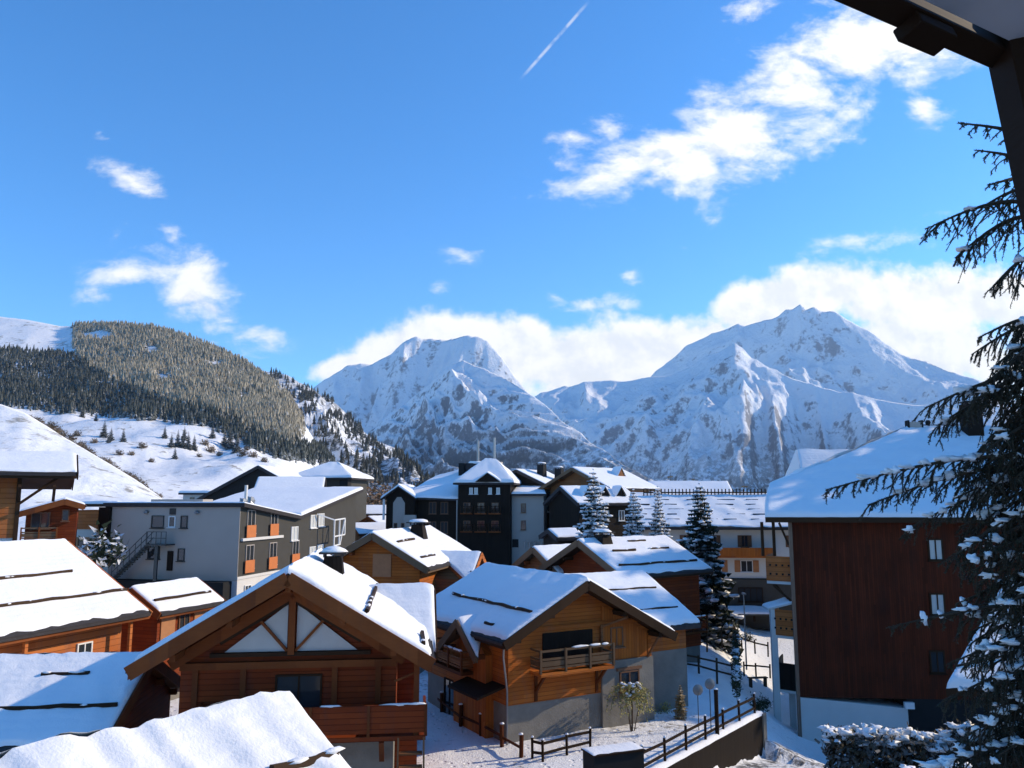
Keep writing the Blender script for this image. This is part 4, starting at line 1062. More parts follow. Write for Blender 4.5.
# middle pyramid
terrain('pyramid_mountain', [(330, 470, 3100), (352, 447, 3050), (370, 430, 3000), (390, 414, 2950), (408, 402, 2900), (425, 385, 2850), (440, 373, 2820), (452, 365, 2800), (463, 361, 2780), (472, 363, 2750), (490, 371, 2680), (510, 380, 2600), (530, 393, 2500), (548, 407, 2420), (565, 421, 2350), (585, 436, 2260),
        (605, 450, 2170), (625, 463, 2080), (645, 476, 2000), (670, 492, 1900), (700, 510, 1800)],
        325, 710, lambda px: interp([(325, 2300), (465, 1850), (700, 1300)], px)[0], mountmat('pyramid_snow', (.065, .067, .075), .05, 330, .8, (.03, .036, .034)), 210, .0021, 5, 420, 200, 1.05, -120, .5, .35, .07, skew=.7, crag=.22)
# ================================================================== LEFT HILL
hillcrest = [(-330, 300, 1500), (-60, 310, 1450), (0, 315, 1400), (30, 319, 1380), (60, 325, 1360), (75, 325, 1340), (100, 324, 1320), (125, 325, 1300), (150, 327, 1270), (175, 333, 1240), (200, 342, 1200), (225, 353, 1160), (245, 363, 1120), (270, 380, 1060), (288, 396, 1010), (300, 416, 980), (315, 440, 930), (335, 464, 880), (360, 488, 830), (400, 515, 760), (470, 545, 680)]
def hillhook(px, t, X, Y, z):
    # concave lower meadow, steeper wooded flank
    return z
HM, HMB, HC, HR = None, None, 0, 0
def hillmat():
    m, nt, b = newmat('hill_snow')
    p = nt.node('ShaderNodeNewGeometry').outputs['Position']
    n1 = nt.noise(p, .02, 6, .65); n2 = nt.noise(p, .11, 5, .7)
    f = nt.ss(nt.m('ADD', nt.m('MULTIPLY', n1, .45), nt.m('MULTIPLY', n2, .55)), .535, .62)
    c = nt.mix(nt.m('MULTIPLY', f, .8), nt.mix(n1, (.76, .76, .77), (.86, .86, .85)), (.22, .19, .14))
    nt.set(b.inputs['Base Color'], c); b.inputs['Roughness'].default_value = .85
    bump(nt, b, n2, .5, 2.0)
    return m
hm = hillmat()
_, HMB, HC, HR = terrain('hill', hillcrest, -340, 470, lambda px: 185 + max(0, px) * .12, hm, 20, .005, 12, 260, 110, 1.75, 4, .3, .3, .03, hillhook)
# rocky spur running out of the hill to the right
_, SPB, SPC, SPR = terrain('rocky_spur', [(200, 400, 1750), (262, 372, 1700), (287, 377, 1650), (300, 384, 1600), (318, 393, 1550), (335, 405, 1500), (352, 420, 1450), (368, 433, 1400), (385, 443, 1350), (400, 453, 1300), (412, 468, 1260), (428, 484, 1220), (450, 505, 1180), (490, 530, 1150)],
        190, 500, 700, mountmat('spur_snow', (.05, .05, .05), .22, 500, .55, (.03, .033, .028)), 75, .0045, 31, 260, 130, 1.1, 0, .35, .35, .15)
# near snow shoulder, lower left
terrain('snow_slope', [(-330, 380, 420), (-60, 398, 400), (0, 404, 390), (25, 413, 380), (45, 425, 370), (65, 438, 360), (85, 449, 345), (105, 461, 330), (130, 476, 315), (155, 493, 300), (180, 512, 285), (220, 540, 270)],
        -340, 225, 175, hm, 5, .012, 17, 150, 50, 1.35, 3, .3, .25, .15)
def hill_at(px, t):
    """point on the hill surface at column px, fraction t of the rise"""
    i = (px + 340) / 810 * HC; j = t / 1.3 * HR
    i0, j0 = int(i), int(j); fi, fj = i - i0, j - j0; n = HR + 1
    g = lambda a, b: Vector(HMB.v[min(a, HC) * n + min(b, HR)])
    return (g(i0, j0) * (1 - fi) + g(i0 + 1, j0) * fi) * (1 - fj) + (g(i0, j0 + 1) * (1 - fi) + g(i0 + 1, j0 + 1) * fi) * fj
def spur_at(px, t):
    i = max(0, min(SPC, round((px - 190) / 310 * SPC))); j = max(0, min(SPR, round(t / 1.35 * SPR)))
    return Vector(SPB.v[i * (SPR + 1) + j])
def project(p):
    d = p - Vector((0, 0, CAMH)); f = d.y * cp + d.z * sp; u = -d.y * sp + d.z * cp
    return 512 + F * d.x / f, 384 - F * u / f
# ---------------- forest: two stands of conifers too dense to count
def forest(name, test, n, cols, hgt, snow, seed, surf=None, rx=(-120, 345)):
    r = random.Random(seed); mb = MB(); ci = []
    k = 0; tries = 0
    while k < n and tries < n * 12:
        tries += 1
        px = r.uniform(*rx); t = r.uniform(.2, 1.02)
        p = (surf or hill_at)(px, t)
        qx, qy = project(p)
        if not test(qx, qy, r): continue
        k += 1; hh = hgt * r.choice((r.uniform(.45, 1.0), r.uniform(.8, 1.5))); w = hh * r.uniform(.19, .28); base = len(mb.v); tone = r.random()
        o = r.uniform(0, 6.28)
        for lv, (z0, z1, rr) in enumerate(((.08, .55, 1), (.36, .82, .72), (.62, 1.05, .42))):
            b0 = len(mb.v); ns = 6
            for a in range(ns):
                an = o + lv + a / ns * 6.283; q = w * rr * r.uniform(.75, 1.25)
                mb.v.append((p.x + q * math.cos(an), p.y + q * math.sin(an), p.z - .6 + hh * (z0 + r.uniform(-.04, .04))))
            mb.v.append((p.x, p.y, p.z - .6 + hh * z1))
            for a in range(ns): mb.f.append((b0 + a, b0 + (a + 1) % ns, b0 + ns)); ci.append(tone)
    o = mb.build(name, cols, None, False, recalc=False); o['kind'] = 'stuff'
    at = o.data.attributes.new('tone', 'FLOAT', 'FACE'); at.data.foreach_set('value', ci)
    return o
def treemat(name, a, b_, snow=.3, c3=None):
    m, nt, b = newmat(name)
    at = nt.node('ShaderNodeAttribute', attribute_name='tone').outputs['Fac']
    g = nt.node('ShaderNodeNewGeometry'); nz = nt.node('ShaderNodeSeparateXYZ', {0: g.outputs['Normal']}).outputs[2]
    p = g.outputs['Position']; n = nt.noise(p, .22, 4, .8)
    c = nt.mix(at, a, b_)
    f = nt.m('MULTIPLY', nt.ss(nt.m('ADD', nz, nt.m('MULTIPLY', nt.m('SUBTRACT', n, .5), 1.6)), .25, .75), snow)
    nt.set(b.inputs['Base Color'], nt.mix(f, c, (.78, .79, .8))); b.inputs['Roughness'].default_value = .9
    b.inputs['Specular IOR Level'].default_value = .1
    return m
def left_edge(qy): # boundary of the paler stand on its lower left
    return interp([(318, 74), (350, 75), (365, 84), (380, 108), (392, 135), (405, 165), (430, 230), (470, 300)], qy)[0]
def low_edge(qx):
    return interp([(-50, 402), (0, 405), (60, 412), (130, 417), (170, 421), (205, 425), (230, 436), (250, 447), (270, 455), (300, 462), (400, 470)], qx)[0]
def pale_test(x, y, r):
    return x < interp([(300, 300), (396, 292), (410, 300), (430, 303), (445, 298), (470, 280)], y)[0] + r.uniform(-6, 3) and noise.noise(Vector((x * .035, y * .07, 8))) > -.52 and x > left_edge(y) + r.uniform(-3, 3) and y < low_edge(x) - 12 + r.uniform(-8, 4) and y < 470
def dark_test(x, y, r):
    lim = low_edge(x) + r.uniform(-3, 3)
    top = interp([(-50, 347), (0, 350), (60, 354), (75, 356), (300, 300)], x)[0]
    if not (top + r.uniform(-2, 2) < y < lim): return False
    return x < left_edge(y) + r.uniform(-4, 6) or (y > low_edge(x) - 16 and r.random() < .7)
forest('pale_forest', pale_test, 19000, treemat('pale_foliage', (.20, .175, .125), (.40, .345, .25), .85), 8.2, .5, 5)  # paler trees on the upper right of the hill
forest('dark_forest', dark_test, 11000, treemat('dark_foliage', (.028, .036, .032), (.10, .105, .09), .5), 8, .2, 6)  # same tree shapes in a darker colour, lower left and along the foot
def spur_test(x, y, r):
    return 270 < x < 445 and noise.noise(Vector((x * .06, y * .08, 3))) + r.uniform(-.35, .35) > .08 + (.12 if y < 400 else -.05)
forest('spur_forest', spur_test, 1500, treemat('spur_foliage', (.025, .03, .026), (.06, .058, .045), .35), 11, .2, 9, spur_at, (270, 445))
# ================================================================== SKY
w = bpy.data.worlds.new('World'); S.world = w; w.use_nodes = True
nt = NT(w.node_tree); bg = w.node_tree.nodes['Background']
sky = nt.node('ShaderNodeTexSky', sky_type='NISHITA', sun_disc=False, sun_elevation=R(SUN_EL), sun_rotation=R(SUN_AZ), altitude=1650, air_density=1.0, dust_density=.25, ozone_density=2.2)
SKYS = .15
hs = nt.node('ShaderNodeHueSaturation', {'Saturation': 1.15, 'Value': 1.0, 'Color': nt.vm('MULTIPLY', sky.outputs[0], (.77, 1.0, 1.2)).outputs[0]})
dirv = nt.node('ShaderNodeTexCoord').outputs['Generated']
sx = nt.node('ShaderNodeSeparateXYZ', {0: dirv})
yy = nt.m('MAXIMUM', sx.outputs[1], .04)
u, v = nt.m('DIVIDE', sx.outputs[0], yy), nt.m('DIVIDE', sx.outputs[2], yy)
uv = nt.node('ShaderNodeCombineXYZ', {0: u, 1: v}).outputs[0]
def uvof(px, py):
    d = ray(px, py); return d.x / d.y, d.z / d.y
def blobs(lst):
    res = None
    for px, py, rx, ry, ang, wt in lst:
        a, b = uvof(px, py)
        mp = nt.node('ShaderNodeMapping', {'Vector': uv, 'Location': (a, b, 0), 'Rotation': (0, 0, R(ang)), 'Scale': (rx / F, ry / F, 1)}, vector_type='TEXTURE').outputs[0]
        l = nt.vm('LENGTH', mp).outputs['Value']
        k = nt.m('MULTIPLY', nt.m('SUBTRACT', 1, l), wt)
        res = k if res is None else nt.m('MAXIMUM', res, k)
    return res
def cloudnoise(sc, det, rough, ang=0, stretch=(1, 1), off=(0, 0), dist=0):
    mp = nt.node('ShaderNodeMapping', {'Vector': uv, 'Location': (off[0], off[1], 0), 'Rotation': (0, 0, R(ang)), 'Scale': (stretch[0], stretch[1], 1)}).outputs[0]
    return nt.noise(mp, sc, det, rough, dist)
n1 = cloudnoise(13, 10, .6); n1b = cloudnoise(13, 6, .6, 0, (1, 1), (.012, .016)); n2 = cloudnoise(12, 11, .64, -30, (.8, 1.15), (3, 1), .25); n2b = cloudnoise(12, 6, .64, -30, (.8, 1.15), (3.012, 1.014), .25); n4 = cloudnoise(42, 8, .62, -35, (.55, 1.4), (5, 2), .3); n3 = cloudnoise(5, 8, .6, 0, (1, 1.3), (7, 3))
bank = blobs([(345, 366, 40, 14, 15, 1), (400, 348, 60, 30, 15, 1), (440, 335, 60, 24, 5, 1.1), (500, 340, 90, 30, -8, 1.1), (560, 362, 110, 40, -4, 1.2), (640, 350, 90, 38, 8, 1.2), (610, 385, 120, 40, 0, 1), (700, 345, 50, 30, 20, 1),
              (760, 305, 60, 32, 28, 1.1), (830, 290, 90, 34, 5, 1.25), (900, 300, 90, 42, -3, 1.3), (960, 300, 90, 40, 0, 1.2), (940, 345, 120, 50, -10, 1.1), (1080, 330, 110, 70, 0, 1.1)])
d1 = nt.ss(nt.m('ADD', bank, nt.m('MULTIPLY', nt.m('SUBTRACT', n1, .44), 2.4)), .0, .6)
wisp = blobs([(640, 160, 95, 34, 12, .8), (690, 165, 95, 46, 10, .95), (735, 135, 95, 66, 38, 1.05), (800, 90, 100, 72, 30, 1.1), (850, 45, 110, 66, 25, 1.15), (905, 30, 90, 56, 20, 1.05), (940, 70, 50, 22, 10, .7), (750, 8, 30, 18, 20, .6), (922, 112, 20, 26, 0, .6), (610, 130, 22, 22, 20, .5), (585, 140, 40, 10, -8, .55),
              (140, 272, 50, 16, 5, .8), (190, 285, 70, 36, -35, .95), (215, 310, 60, 26, -38, .85), (258, 335, 34, 14, -20, .7), (175, 240, 30, 12, -60, .5), (138, 184, 50, 14, -28, .72), (100, 134, 12, 8, -20, .35),
              (437, 290, 16, 14, -20, .55), (590, 306, 22, 11, 0, .6), (622, 303, 26, 12, 0, .6), (630, 278, 14, 9, -15, .45), (555, 297, 16, 8, -20, .4), (460, 255, 18, 8, -20, .35), (870, 240, 70, 12, 6, .35), (100, 297, 12, 7, 0, .3)])
d2 = nt.ss(nt.m('ADD', wisp, nt.m('ADD', nt.m('MULTIPLY', nt.m('SUBTRACT', n2, .46), 2.9), nt.m('MULTIPLY', nt.m('SUBTRACT', n4, .5), 1.0))), .05, 1.05)
# contrail: a thin straight streak
a, b = uvof(555, 40)
mp = nt.node('ShaderNodeMapping', {'Vector': uv, 'Location': (a, b, 0), 'Rotation': (0, 0, math.atan2(80, 66)), 'Scale': (62 / F, 2.6 / F, 1)}, vector_type='TEXTURE').outputs[0]
s2_ = nt.node('ShaderNodeSeparateXYZ', {0: mp})
tr = nt.m('MULTIPLY', nt.ss(nt.m('ABSOLUTE', s2_.outputs[1]), 1, .2), nt.ss(nt.m('ABSOLUTE', s2_.outputs[0]), 1, .5))
tr = nt.m('MULTIPLY', tr, nt.m('MULTIPLY', nt.ss(cloudnoise(40, 4, .6), .3, .6), .42))
dens = nt.m('MAXIMUM', nt.m('MAXIMUM', d1, nt.m('MULTIPLY', d2, .97)), tr)
front = nt.ss(sx.outputs[1], .05, .15); dens = nt.m('MULTIPLY', dens, front)
# bright tops, greyer bellies where the cloud is thick
rel = nt.m('ADD', nt.m('MULTIPLY', nt.m('SUBTRACT', n1b, n1), 4.5), nt.m('MULTIPLY', nt.m('SUBTRACT', n3, .47), 2.4))
shade = nt.m('MULTIPLY', nt.ss(rel, -.35, .75), nt.ss(bank, .05, .6))
rel2 = nt.m('MULTIPLY', nt.ss(nt.m('SUBTRACT', n2b, n2), -.02, .14), .4)
CW = 5.3
cc = nt.mix(nt.m('MAXIMUM', nt.m('MULTIPLY', shade, .42), nt.m('MULTIPLY', rel2, nt.m('SUBTRACT', 1, d1))), (CW, CW * .99, CW * .97), (CW * .52, CW * .60, CW * .72))
col = nt.mix(dens, hs.outputs[0], cc)
nt.set(bg.inputs['Color'], col); bg.inputs['Strength'].default_value = SKYS
sun = bpy.data.lights.new('sun', 'SUN'); sun.energy = 3.4; sun.angle = R(.55); sun.color = (1, .83, .60)
so = bpy.data.objects.new('sun', sun); COL.objects.link(so)
sd = V(math.sin(R(SUN_AZ)) * math.cos(R(SUN_EL)), math.cos(R(SUN_AZ)) * math.cos(R(SUN_EL)), math.sin(R(SUN_EL)))
so.rotation_euler = sd.to_track_quat('Z', 'Y').to_euler(); so.location = sd * 100
S.view_settings.view_transform = 'Standard'; S.view_settings.look = 'None'; S.view_settings.exposure = .64; S.view_settings.gamma = 1
S.cycles.use_denoising = True; S.cycles.max_bounces = 6; S.cycles.diffuse_bounces = 3; S.cycles.glossy_bounces = 2; S.cycles.transparent_max_bounces = 6; S.cycles.volume_bounces = 0
try: w.cycles.sampling_method = 'MANUAL'; w.cycles.sample_map_resolution = 512
except Exception: pass
# ================================================================== TREES AND SMALL THINGS
def crownmat(name, a, b_, snow, lo=.15, hi=.7):
    m, nt, b = newmat(name)
    g = nt.node('ShaderNodeNewGeometry'); nz = nt.node('ShaderNodeSeparateXYZ', {0: g.outputs['Normal']}).outputs[2]
    p = g.outputs['Position']; n = nt.noise(p, 1.1, 4, .65); n2 = nt.noise(p, 5, 2)
    c = nt.mix(n2, a, b_)
    f = nt.m('MULTIPLY', nt.ss(nt.m('ADD', nz, nt.m('MULTIPLY', nt.m('SUBTRACT', n, .55), 3.2)), lo, hi), snow)
    nt.set(b.inputs['Base Color'], nt.mix(f, c, (.8, .81, .83))); b.inputs['Roughness'].default_value = .85
    b.inputs['Specular IOR Level'].default_value = .15
    return m
M['bark'] = plain('bark', (.07, .05, .035), .9, .4, 6, 0, .5, 15)
M['spruce'] = crownmat('snowy_needles', (.012, .022, .014), (.035, .05, .03), .9)
M['darkspruce'] = crownmat('dark_needles', (.012, .02, .012), (.03, .042, .025), .55, .6, 1.2)
M['gold'] = crownmat('golden_needles', (.16, .10, .025), (.32, .21, .06), .15)
M['rust'] = crownmat('rusty_leaves', (.13, .06, .02), (.24, .13, .05), .12)
M['hillspruce'] = crownmat('far_needles', (.015, .022, .016), (.04, .05, .035), .3)
def conifer(name, label, h, w, mat, seed, tiers=22, nb=10, group=None, cat='tree', trunk=.016, bare=.06, shape=1.0, tufts=0):
    r = random.Random(seed); t = T(name, label, cat, group=group)
    MB().tube([(0, 0, -.6), (0, 0, h * .5), (0, 0, h * .98)], [h * trunk, h * trunk * .6, .015], 7).build('trunk', M['bark'], t)
    mb = MB(); sn = MB()
    for i in range(tiers):
        f = i / (tiers - 1); z = h * (bare + (1 - bare) * f ** .92); R_ = w * (1 - f) ** shape * r.uniform(.8, 1.12) + .06
        n = max(4, int(nb * (1 - .5 * f)))
        a0 = r.uniform(0, 6.28)
        for k in range(n):
            a = a0 + 6.283 * k / n + r.uniform(-.25, .25); L = R_ * r.uniform(.72, 1.18)
            d = V(math.cos(a), math.sin(a), 0); s = V(-d.y, d.x, 0); dr = r.uniform(.25, .5) * (1.1 - .7 * f)
            P_ = lambda q: V(0, 0, z) + d * (L * q) + V(0, 0, -L * dr * q * (1.35 - .55 * q) + .03 * L)
            m_ = 4
            if r.random() < tufts:
                for q in (r.uniform(.45, .7), r.uniform(.75, 1.0)): sn.blob(P_(q) + V(0, 0, .03), (L * .13 + .06, L * .13 + .06, .05 + .03 * L), int(i * 31 + k * 7 + q * 10), 6, 4, .7)
            for j in range(m_):
                q0, q1 = j / m_ * .9 + .06, (j + 1) / m_
                p0, p1 = P_(q0), P_(min(1, q1 + .12)); wd_ = L * .34 * (1.15 - q0) * r.uniform(.7, 1.25) + .03
                for sg in (-1, 1):
                    o = p0.lerp(p1, .75) + s * (sg * wd_) - V(0, 0, wd_ * r.uniform(.15, .75))
                    mb.add([p0, p1, o], [(0, 1, 2)] if sg < 0 else [(1, 0, 2)])
                # hanging sprays
                o2 = p0.lerp(p1, .5) - V(0, 0, wd_ * r.uniform(.8, 1.7)) + s * r.uniform(-.3, .3) * wd_
                mb.add([p0, p1, o2], [(0, 1, 2)])
    mb.build('crown', M[mat], t, recalc=False)
    if sn.v: sn.build('snow', M['snow'], t, True)
    return t
def put(t, x, y, z, rz=0, sc=1):
    t.location = (x, y, z); t.rotation_euler = (0, 0, rz); t.scale = (sc, sc, sc); return t
def at(px, Y): return (px - 512) / F / cp * Y * 1.0
for px, Y, top, w_, lab, sd, mt in ((592, 78, 470, 2.7, 'snow covered spruce before the upper weathered chalet, leftmost of four village spruces', 3, 'spruce'),
                             (631, 80, 490, 2.3, 'small frosted spruce before white hotel roof, left one of a close pair', 4, 'spruce'),
                             (655, 80, 487, 1.9, 'slim frosted spruce before white hotel roof, right one of a close pair', 5, 'spruce'),
                             (696, 72, 484, 3.0, 'tall dark green spruce with little snow in front of the white hotel', 6, 'darkspruce')):
    hh = CAMH + (500 - top) / F * Y + .6
    put(conifer('spruce_tree', lab, hh + .4, w_, mt, sd, 40, 12, 'village spruces', shape=.62, tufts=.75 if mt == 'spruce' else .4), at(px, Y), Y, -1)
for px, Y, top, w_, lab in ((668, 150, 470, 2.6, 'golden larch beside the low long house roof, left end'), (690, 150, 473, 1.8, 'thin golden larch above the low long house roof'),
                            (740, 118, 479, 2.0, 'golden larch standing behind white hotel roof, larger of two'), (753, 118, 487, 1.5, 'small dark golden larch behind white hotel roof beside a larger one')):
    hh = CAMH + (500 - top) / F * Y + 1
    put(conifer('larch_tree', lab, hh, w_, 'gold', int(px), 14, 8, 'golden larches', shape=.6), at(px, Y), Y, -1)
# spruces scattered over the meadow
def on_hill(px, py):
    a, b = .0, 1.0
    for _ in range(30):
        m_ = (a + b) / 2
        if project(hill_at(px, m_))[1] > py: a = m_
        else: b = m_
    return hill_at(px, a)
small = conifer('meadow_spruce', 'x', 10, 2.7, 'hillspruce', 11, 22, 9, 'small spruces on the snow meadow', bare=.03)
pts = [(15, 433, 1.0, 'left of brown bushes'), (36, 441, 1.2, ''), (57, 436, 1.0, ''), (112, 437, 1.1, ''), (119, 441, .9, ''), (131, 442, .9, ''), (117, 443, .7, ''), (89, 417, .7, ''), (103, 421, .6, ''), (171, 438, .8, ''), (178, 447, .9, ''), (184, 447, 1.1, ''),
       (189, 448, 1.1, ''), (194, 449, 1.1, ''), (200, 450, 1.0, ''), (190, 440, .9, ''), (217, 438, .9, ''), (234, 449, 1.5, ''), (229, 446, 1.1, ''), (73, 463, .8, ''), (182, 459, .8, ''), (97, 495, .9, ''), (82, 497, .8, ''), (241, 452, 1.2, '')]
names = {15: 'small spruce on snow meadow at the far left, near the frame edge', 36: 'dark spruce at the left end of brown bushes on the snow slope', 57: 'spruce among the brown bushes on the snow slope', 112: 'tallest spruce of a loose group at the middle of the snow meadow', 131: 'lone spruce just right of the group at the middle of snow meadow',
         89: 'tiny spruce at the forest edge, left of another tiny one', 103: 'tiny spruce at the forest edge, right of another tiny one', 217: 'spruce by the dark forest foot at the right end of snow meadow', 234: 'largest spruce in the clump under the forest, right end of meadow', 73: 'lone spruce on the lower snow slope above the gully', 182: 'lone spruce below the dense clump on the snow meadow',
         97: 'spruce behind the cream building, right of another one', 82: 'spruce behind the cream building, left of another one', 171: 'lone small spruce left of dense clump on snow meadow'}
for i, (px, py, sc, lb) in enumerate(pts):
    p = on_hill(px, py); o = small if i == 0 else copy_tree(small)
    dist = p.y; k = sc * 11 / 10 * (dist / 520)
    put(o, p.x, p.y, p.z - .3, i * 1.7, max(.35, k))
    o['label'] = names.get(px, 'small dark spruce in one of the tight clumps on the snow meadow')
# bushes: fine bare twigs
def bush(name, label, r0, h, n, mat, seed, cat='bush', group=None, leaf=.5, lw=.12):
    r = random.Random(seed); t = T(name, label, cat, group=group); mb = MB(); st = MB()
    for i in range(n):
        a, e_ = r.uniform(0, 6.28), r.uniform(.15, 1.3); L = h * r.uniform(.5, 1.1)
        tip = V(math.cos(a) * math.cos(e_) * r0 * 1.1, math.sin(a) * math.cos(e_) * r0 * 1.1, L * math.sin(e_))
        b0 = V(math.cos(a) * r0 * .25 * r.random(), math.sin(a) * r0 * .25 * r.random(), -.1)
        if i % 4 == 0: st.tube([b0, b0.lerp(tip, .5) + V(0, 0, .08 * h), tip], [.02 * h, .012 * h, .004 * h], 3)
        for j in range(6):
            c = b0.lerp(tip, r.uniform(.3, 1.05)) + V(r.uniform(-1, 1), r.uniform(-1, 1), r.uniform(-1, 1)) * r0 * .16
            d1 = V(r.uniform(-1, 1), r.uniform(-1, 1), r.uniform(-.6, 1)).normalized() * leaf * r.uniform(.5, 1.2); d2 = d1.orthogonal().normalized() * lw
            mb.add([c - d2, c + d2, c + d1], [(0, 1, 2)])
    mb.build('foliage', M[mat], t, recalc=False); st.build('stem', M['bark'], t)
    return t
M['twig'] = crownmat('brown_twigs', (.10, .065, .035), (.2, .14, .08), .15)
M['palegreen'] = crownmat('yellow_green_leaves', (.22, .2, .06), (.42, .36, .12), .2, .5, 1.1)
M['ivy'] = crownmat('ivy_leaves', (.02, .028, .014), (.06, .07, .03), .5, .5, 1.0)
M['brush'] = crownmat('hedge_twigs', (.03, .026, .016), (.075, .06, .035), .15)
b0 = bush('bush', 'x', 3.2, 4.5, 60, 'twig', 5, group='brown bushes on the snow slope', leaf=1.1, lw=.22)
slope_line = [(0, 404, 390), (25, 413, 380), (45, 425, 370), (65, 438, 360), (85, 449, 345), (105, 461, 330), (130, 476, 315), (155, 493, 300), (180, 512, 285)]
gl = [(30 + i * 4.3, None) for i in range(31)] + [(52, 431), (60, 428), (66, 433), (72, 436), (80, 440), (48, 428), (86, 436), (205, 457), (216, 452), (225, 456), (247, 456), (257, 457), (268, 462), (250, 450), (103, 443), (91, 447), (150, 448), (140, 455), (160, 462), (128, 455), (210, 445)]
for i, (px, py) in enumerate(gl):
    if py is None:
        y_, r_ = interp(slope_line, px); p = U(px, y_ + 1.5, r_ + 4); sc = p.y / 480 * rnd.uniform(.45, .95); lb = 'leafless brown bush in the line along the gully of the snow slope'
    else:
        p = on_hill(px, py); sc = p.y / 480 * rnd.uniform(.6, 1.1); lb = 'brown bush at the foot of the forest, right end of the snow meadow' if px > 200 else 'brown bush among the scattered ones high on the snow meadow'
    o = b0 if i == 0 else copy_tree(b0); put(o, p.x, p.y, p.z - .3, i * 2.1, sc); o['label'] = lb
a0 = bush('autumn_tree', 'x', 3.4, 7, 70, 'rust', 8, cat='tree', group='rusty autumn trees', leaf=1.0, lw=.25)
for i, (px, Y) in enumerate(((372, 190), (380, 186), (387, 192), (366, 200), (395, 196))):
    o = a0 if i == 0 else copy_tree(a0); put(o, at(px, Y), Y, 9 - i % 2 * 1.5, i, 1.0)
    o['label'] = 'rusty brown autumn tree in the small clump left of the dark hotel'
# snowy bush beside the grey building
b_ = bush('snowy_bush', 'snow covered dark bush between the red chalet and the grey apartment building', 1.6, 2.6, 60, 'spruce', 9, leaf=.7, lw=.16); p = U(104, 556, 58); put(b_, p.x, p.y, p.z - .6)
# little weeping tree before the larch chalet
def weeping(label, p, h, seed):
    r = random.Random(seed); t = T('weeping_birch', label, 'tree'); st = MB(); mb = MB(); sn = MB()
    st.tube([(0, 0, -.2), (.04, 0, h * .45), (-.02, .03, h * .8)], [.05, .035, .02], 6)
    for i in range(64):
        a = r.uniform(0, 6.28); L = r.uniform(.35, 1.1); d = V(math.cos(a), math.sin(a), 0); z0 = h * r.uniform(.55, .85)
        pts = [V(0, 0, z0), V(0, 0, z0 + .28) + d * L * .5, V(0, 0, z0 + .12) + d * L, V(0, 0, z0 - r.uniform(.3, .95)) + d * L * 1.18]
        st.tube(pts, [.014, .01, .007, .004], 3)
        for j in range(26):
            q = r.uniform(.25, 3); k_ = min(2, int(q)); c = pts[k_].lerp(pts[k_ + 1], q - k_)
            d1 = V(r.uniform(-1, 1), r.uniform(-1, 1), r.uniform(-1.4, .2)).normalized() * r.uniform(.07, .15); d2 = d1.orthogonal().normalized() * .034
            mb.add([c - d2, c + d2, c + d1], [(0, 1, 2)])
        if r.random() < .5: sn.blob(pts[1] + V(0, 0, .02), (.1, .1, .05), i, 6, 4, .5)
    for i in range(3):
        a = 2.1 * i; st.tube([(0.1 * math.cos(a), .1 * math.sin(a), -.1), (.3 * math.cos(a), .3 * math.sin(a), h * .35), (.55 * math.cos(a), .5 * math.sin(a), h * .62)], [.025, .018, .01], 5)
    st.build('trunk', M['bark'], t); mb.build('foliage', M['palegreen'], t, recalc=False); sn.build('snow', M['snow'], t, True)
    t.location = p; return t
weeping('small weeping tree with pale yellow leaves in front of the larch chalet', G(632, 730, .2), 2.35, 4)
weeping_t = conifer('golden_cypress', 'narrow golden conifer at the right corner of the larch chalet', 1.7, .42, 'gold', 5, 14, 8, cat='shrub', shape=.7); p = G(681, 718, .15); put(weeping_t, p.x, p.y, .1)
for px, py, s_, lb in ((664, 712, .5, 'low green yellow shrub at the base of the larch chalet window wall'), (646, 716, .55, 'low pale shrub behind the weeping tree')):
    o = bush('low_shrub', lb, .7, .9, 40, 'palegreen', int(px), cat='shrub', leaf=.16, lw=.035); p = G(px, py, .15); put(o, p.x, p.y, .1, 0, s_ * 1.5)
# ivy hedge running away beside the garden
def hedge(name, label, a, b, h, w, n, mat, seed, leaf=.12, snow=14, group=None, snowr=.16):
    r = random.Random(seed); a, b = Vector(a), Vector(b); t = T(name, label, 'hedge', a, 0, group); mb = MB(); sn = MB(); L = (b - a).length; d = (b - a); s = V(-d.y, d.x, 0).normalized()
    for i in range(n):
        q = r.random(); hh = h * (.78 + .35 * noise.noise(V(q * L * .9, seed, 0))); z = hh * r.random() ** .7
        c = d * q + s * (w * r.gauss(0, .42)) + V(0, 0, z)
        d1 = V(r.uniform(-1, 1), r.uniform(-1, 1), r.uniform(-.8, 1)).normalized() * leaf * r.uniform(.5, 1.5); d2 = d1.orthogonal().normalized() * leaf * .3
        mb.add([c - d2, c + d2, c + d1 + d2 * .6, c + d1 - d2 * .6], [(0, 1, 2, 3)])
    st = MB()
    for i in range(int(L * 3)):
        q = r.random(); st.tube([d * q + V(0, 0, -.1), d * q + s * r.uniform(-.3, .3) * w + V(0, 0, h * r.uniform(.5, 1))], [.02, .008], 4)
    for i in range(snow):
        q = r.random(); hh = h * (.86 + .35 * noise.noise(V(q * L * .9, seed, 0)))
        sn.blob(d * q + s * (w * r.gauss(0, .3)) + V(0, 0, hh * r.uniform(.75, 1.02)), (snowr * r.uniform(.6, 1.7), snowr * r.uniform(.6, 1.5), snowr * r.uniform(.35, .8)), i + seed, 8, 5, .8)
    st.build('stem', M['bark'], t); mb.build('foliage', M[mat], t, recalc=False)
    if snow: sn.build('snow', M['snow'], t, True)
    return t
hedge('ivy_hedge', 'narrow ivy hedge running back between garden and sunlit yard', G(737, 700, .0), G(736, 634, -.4), 1.5, .25, 2600, 'ivy', 3, .16, 26)
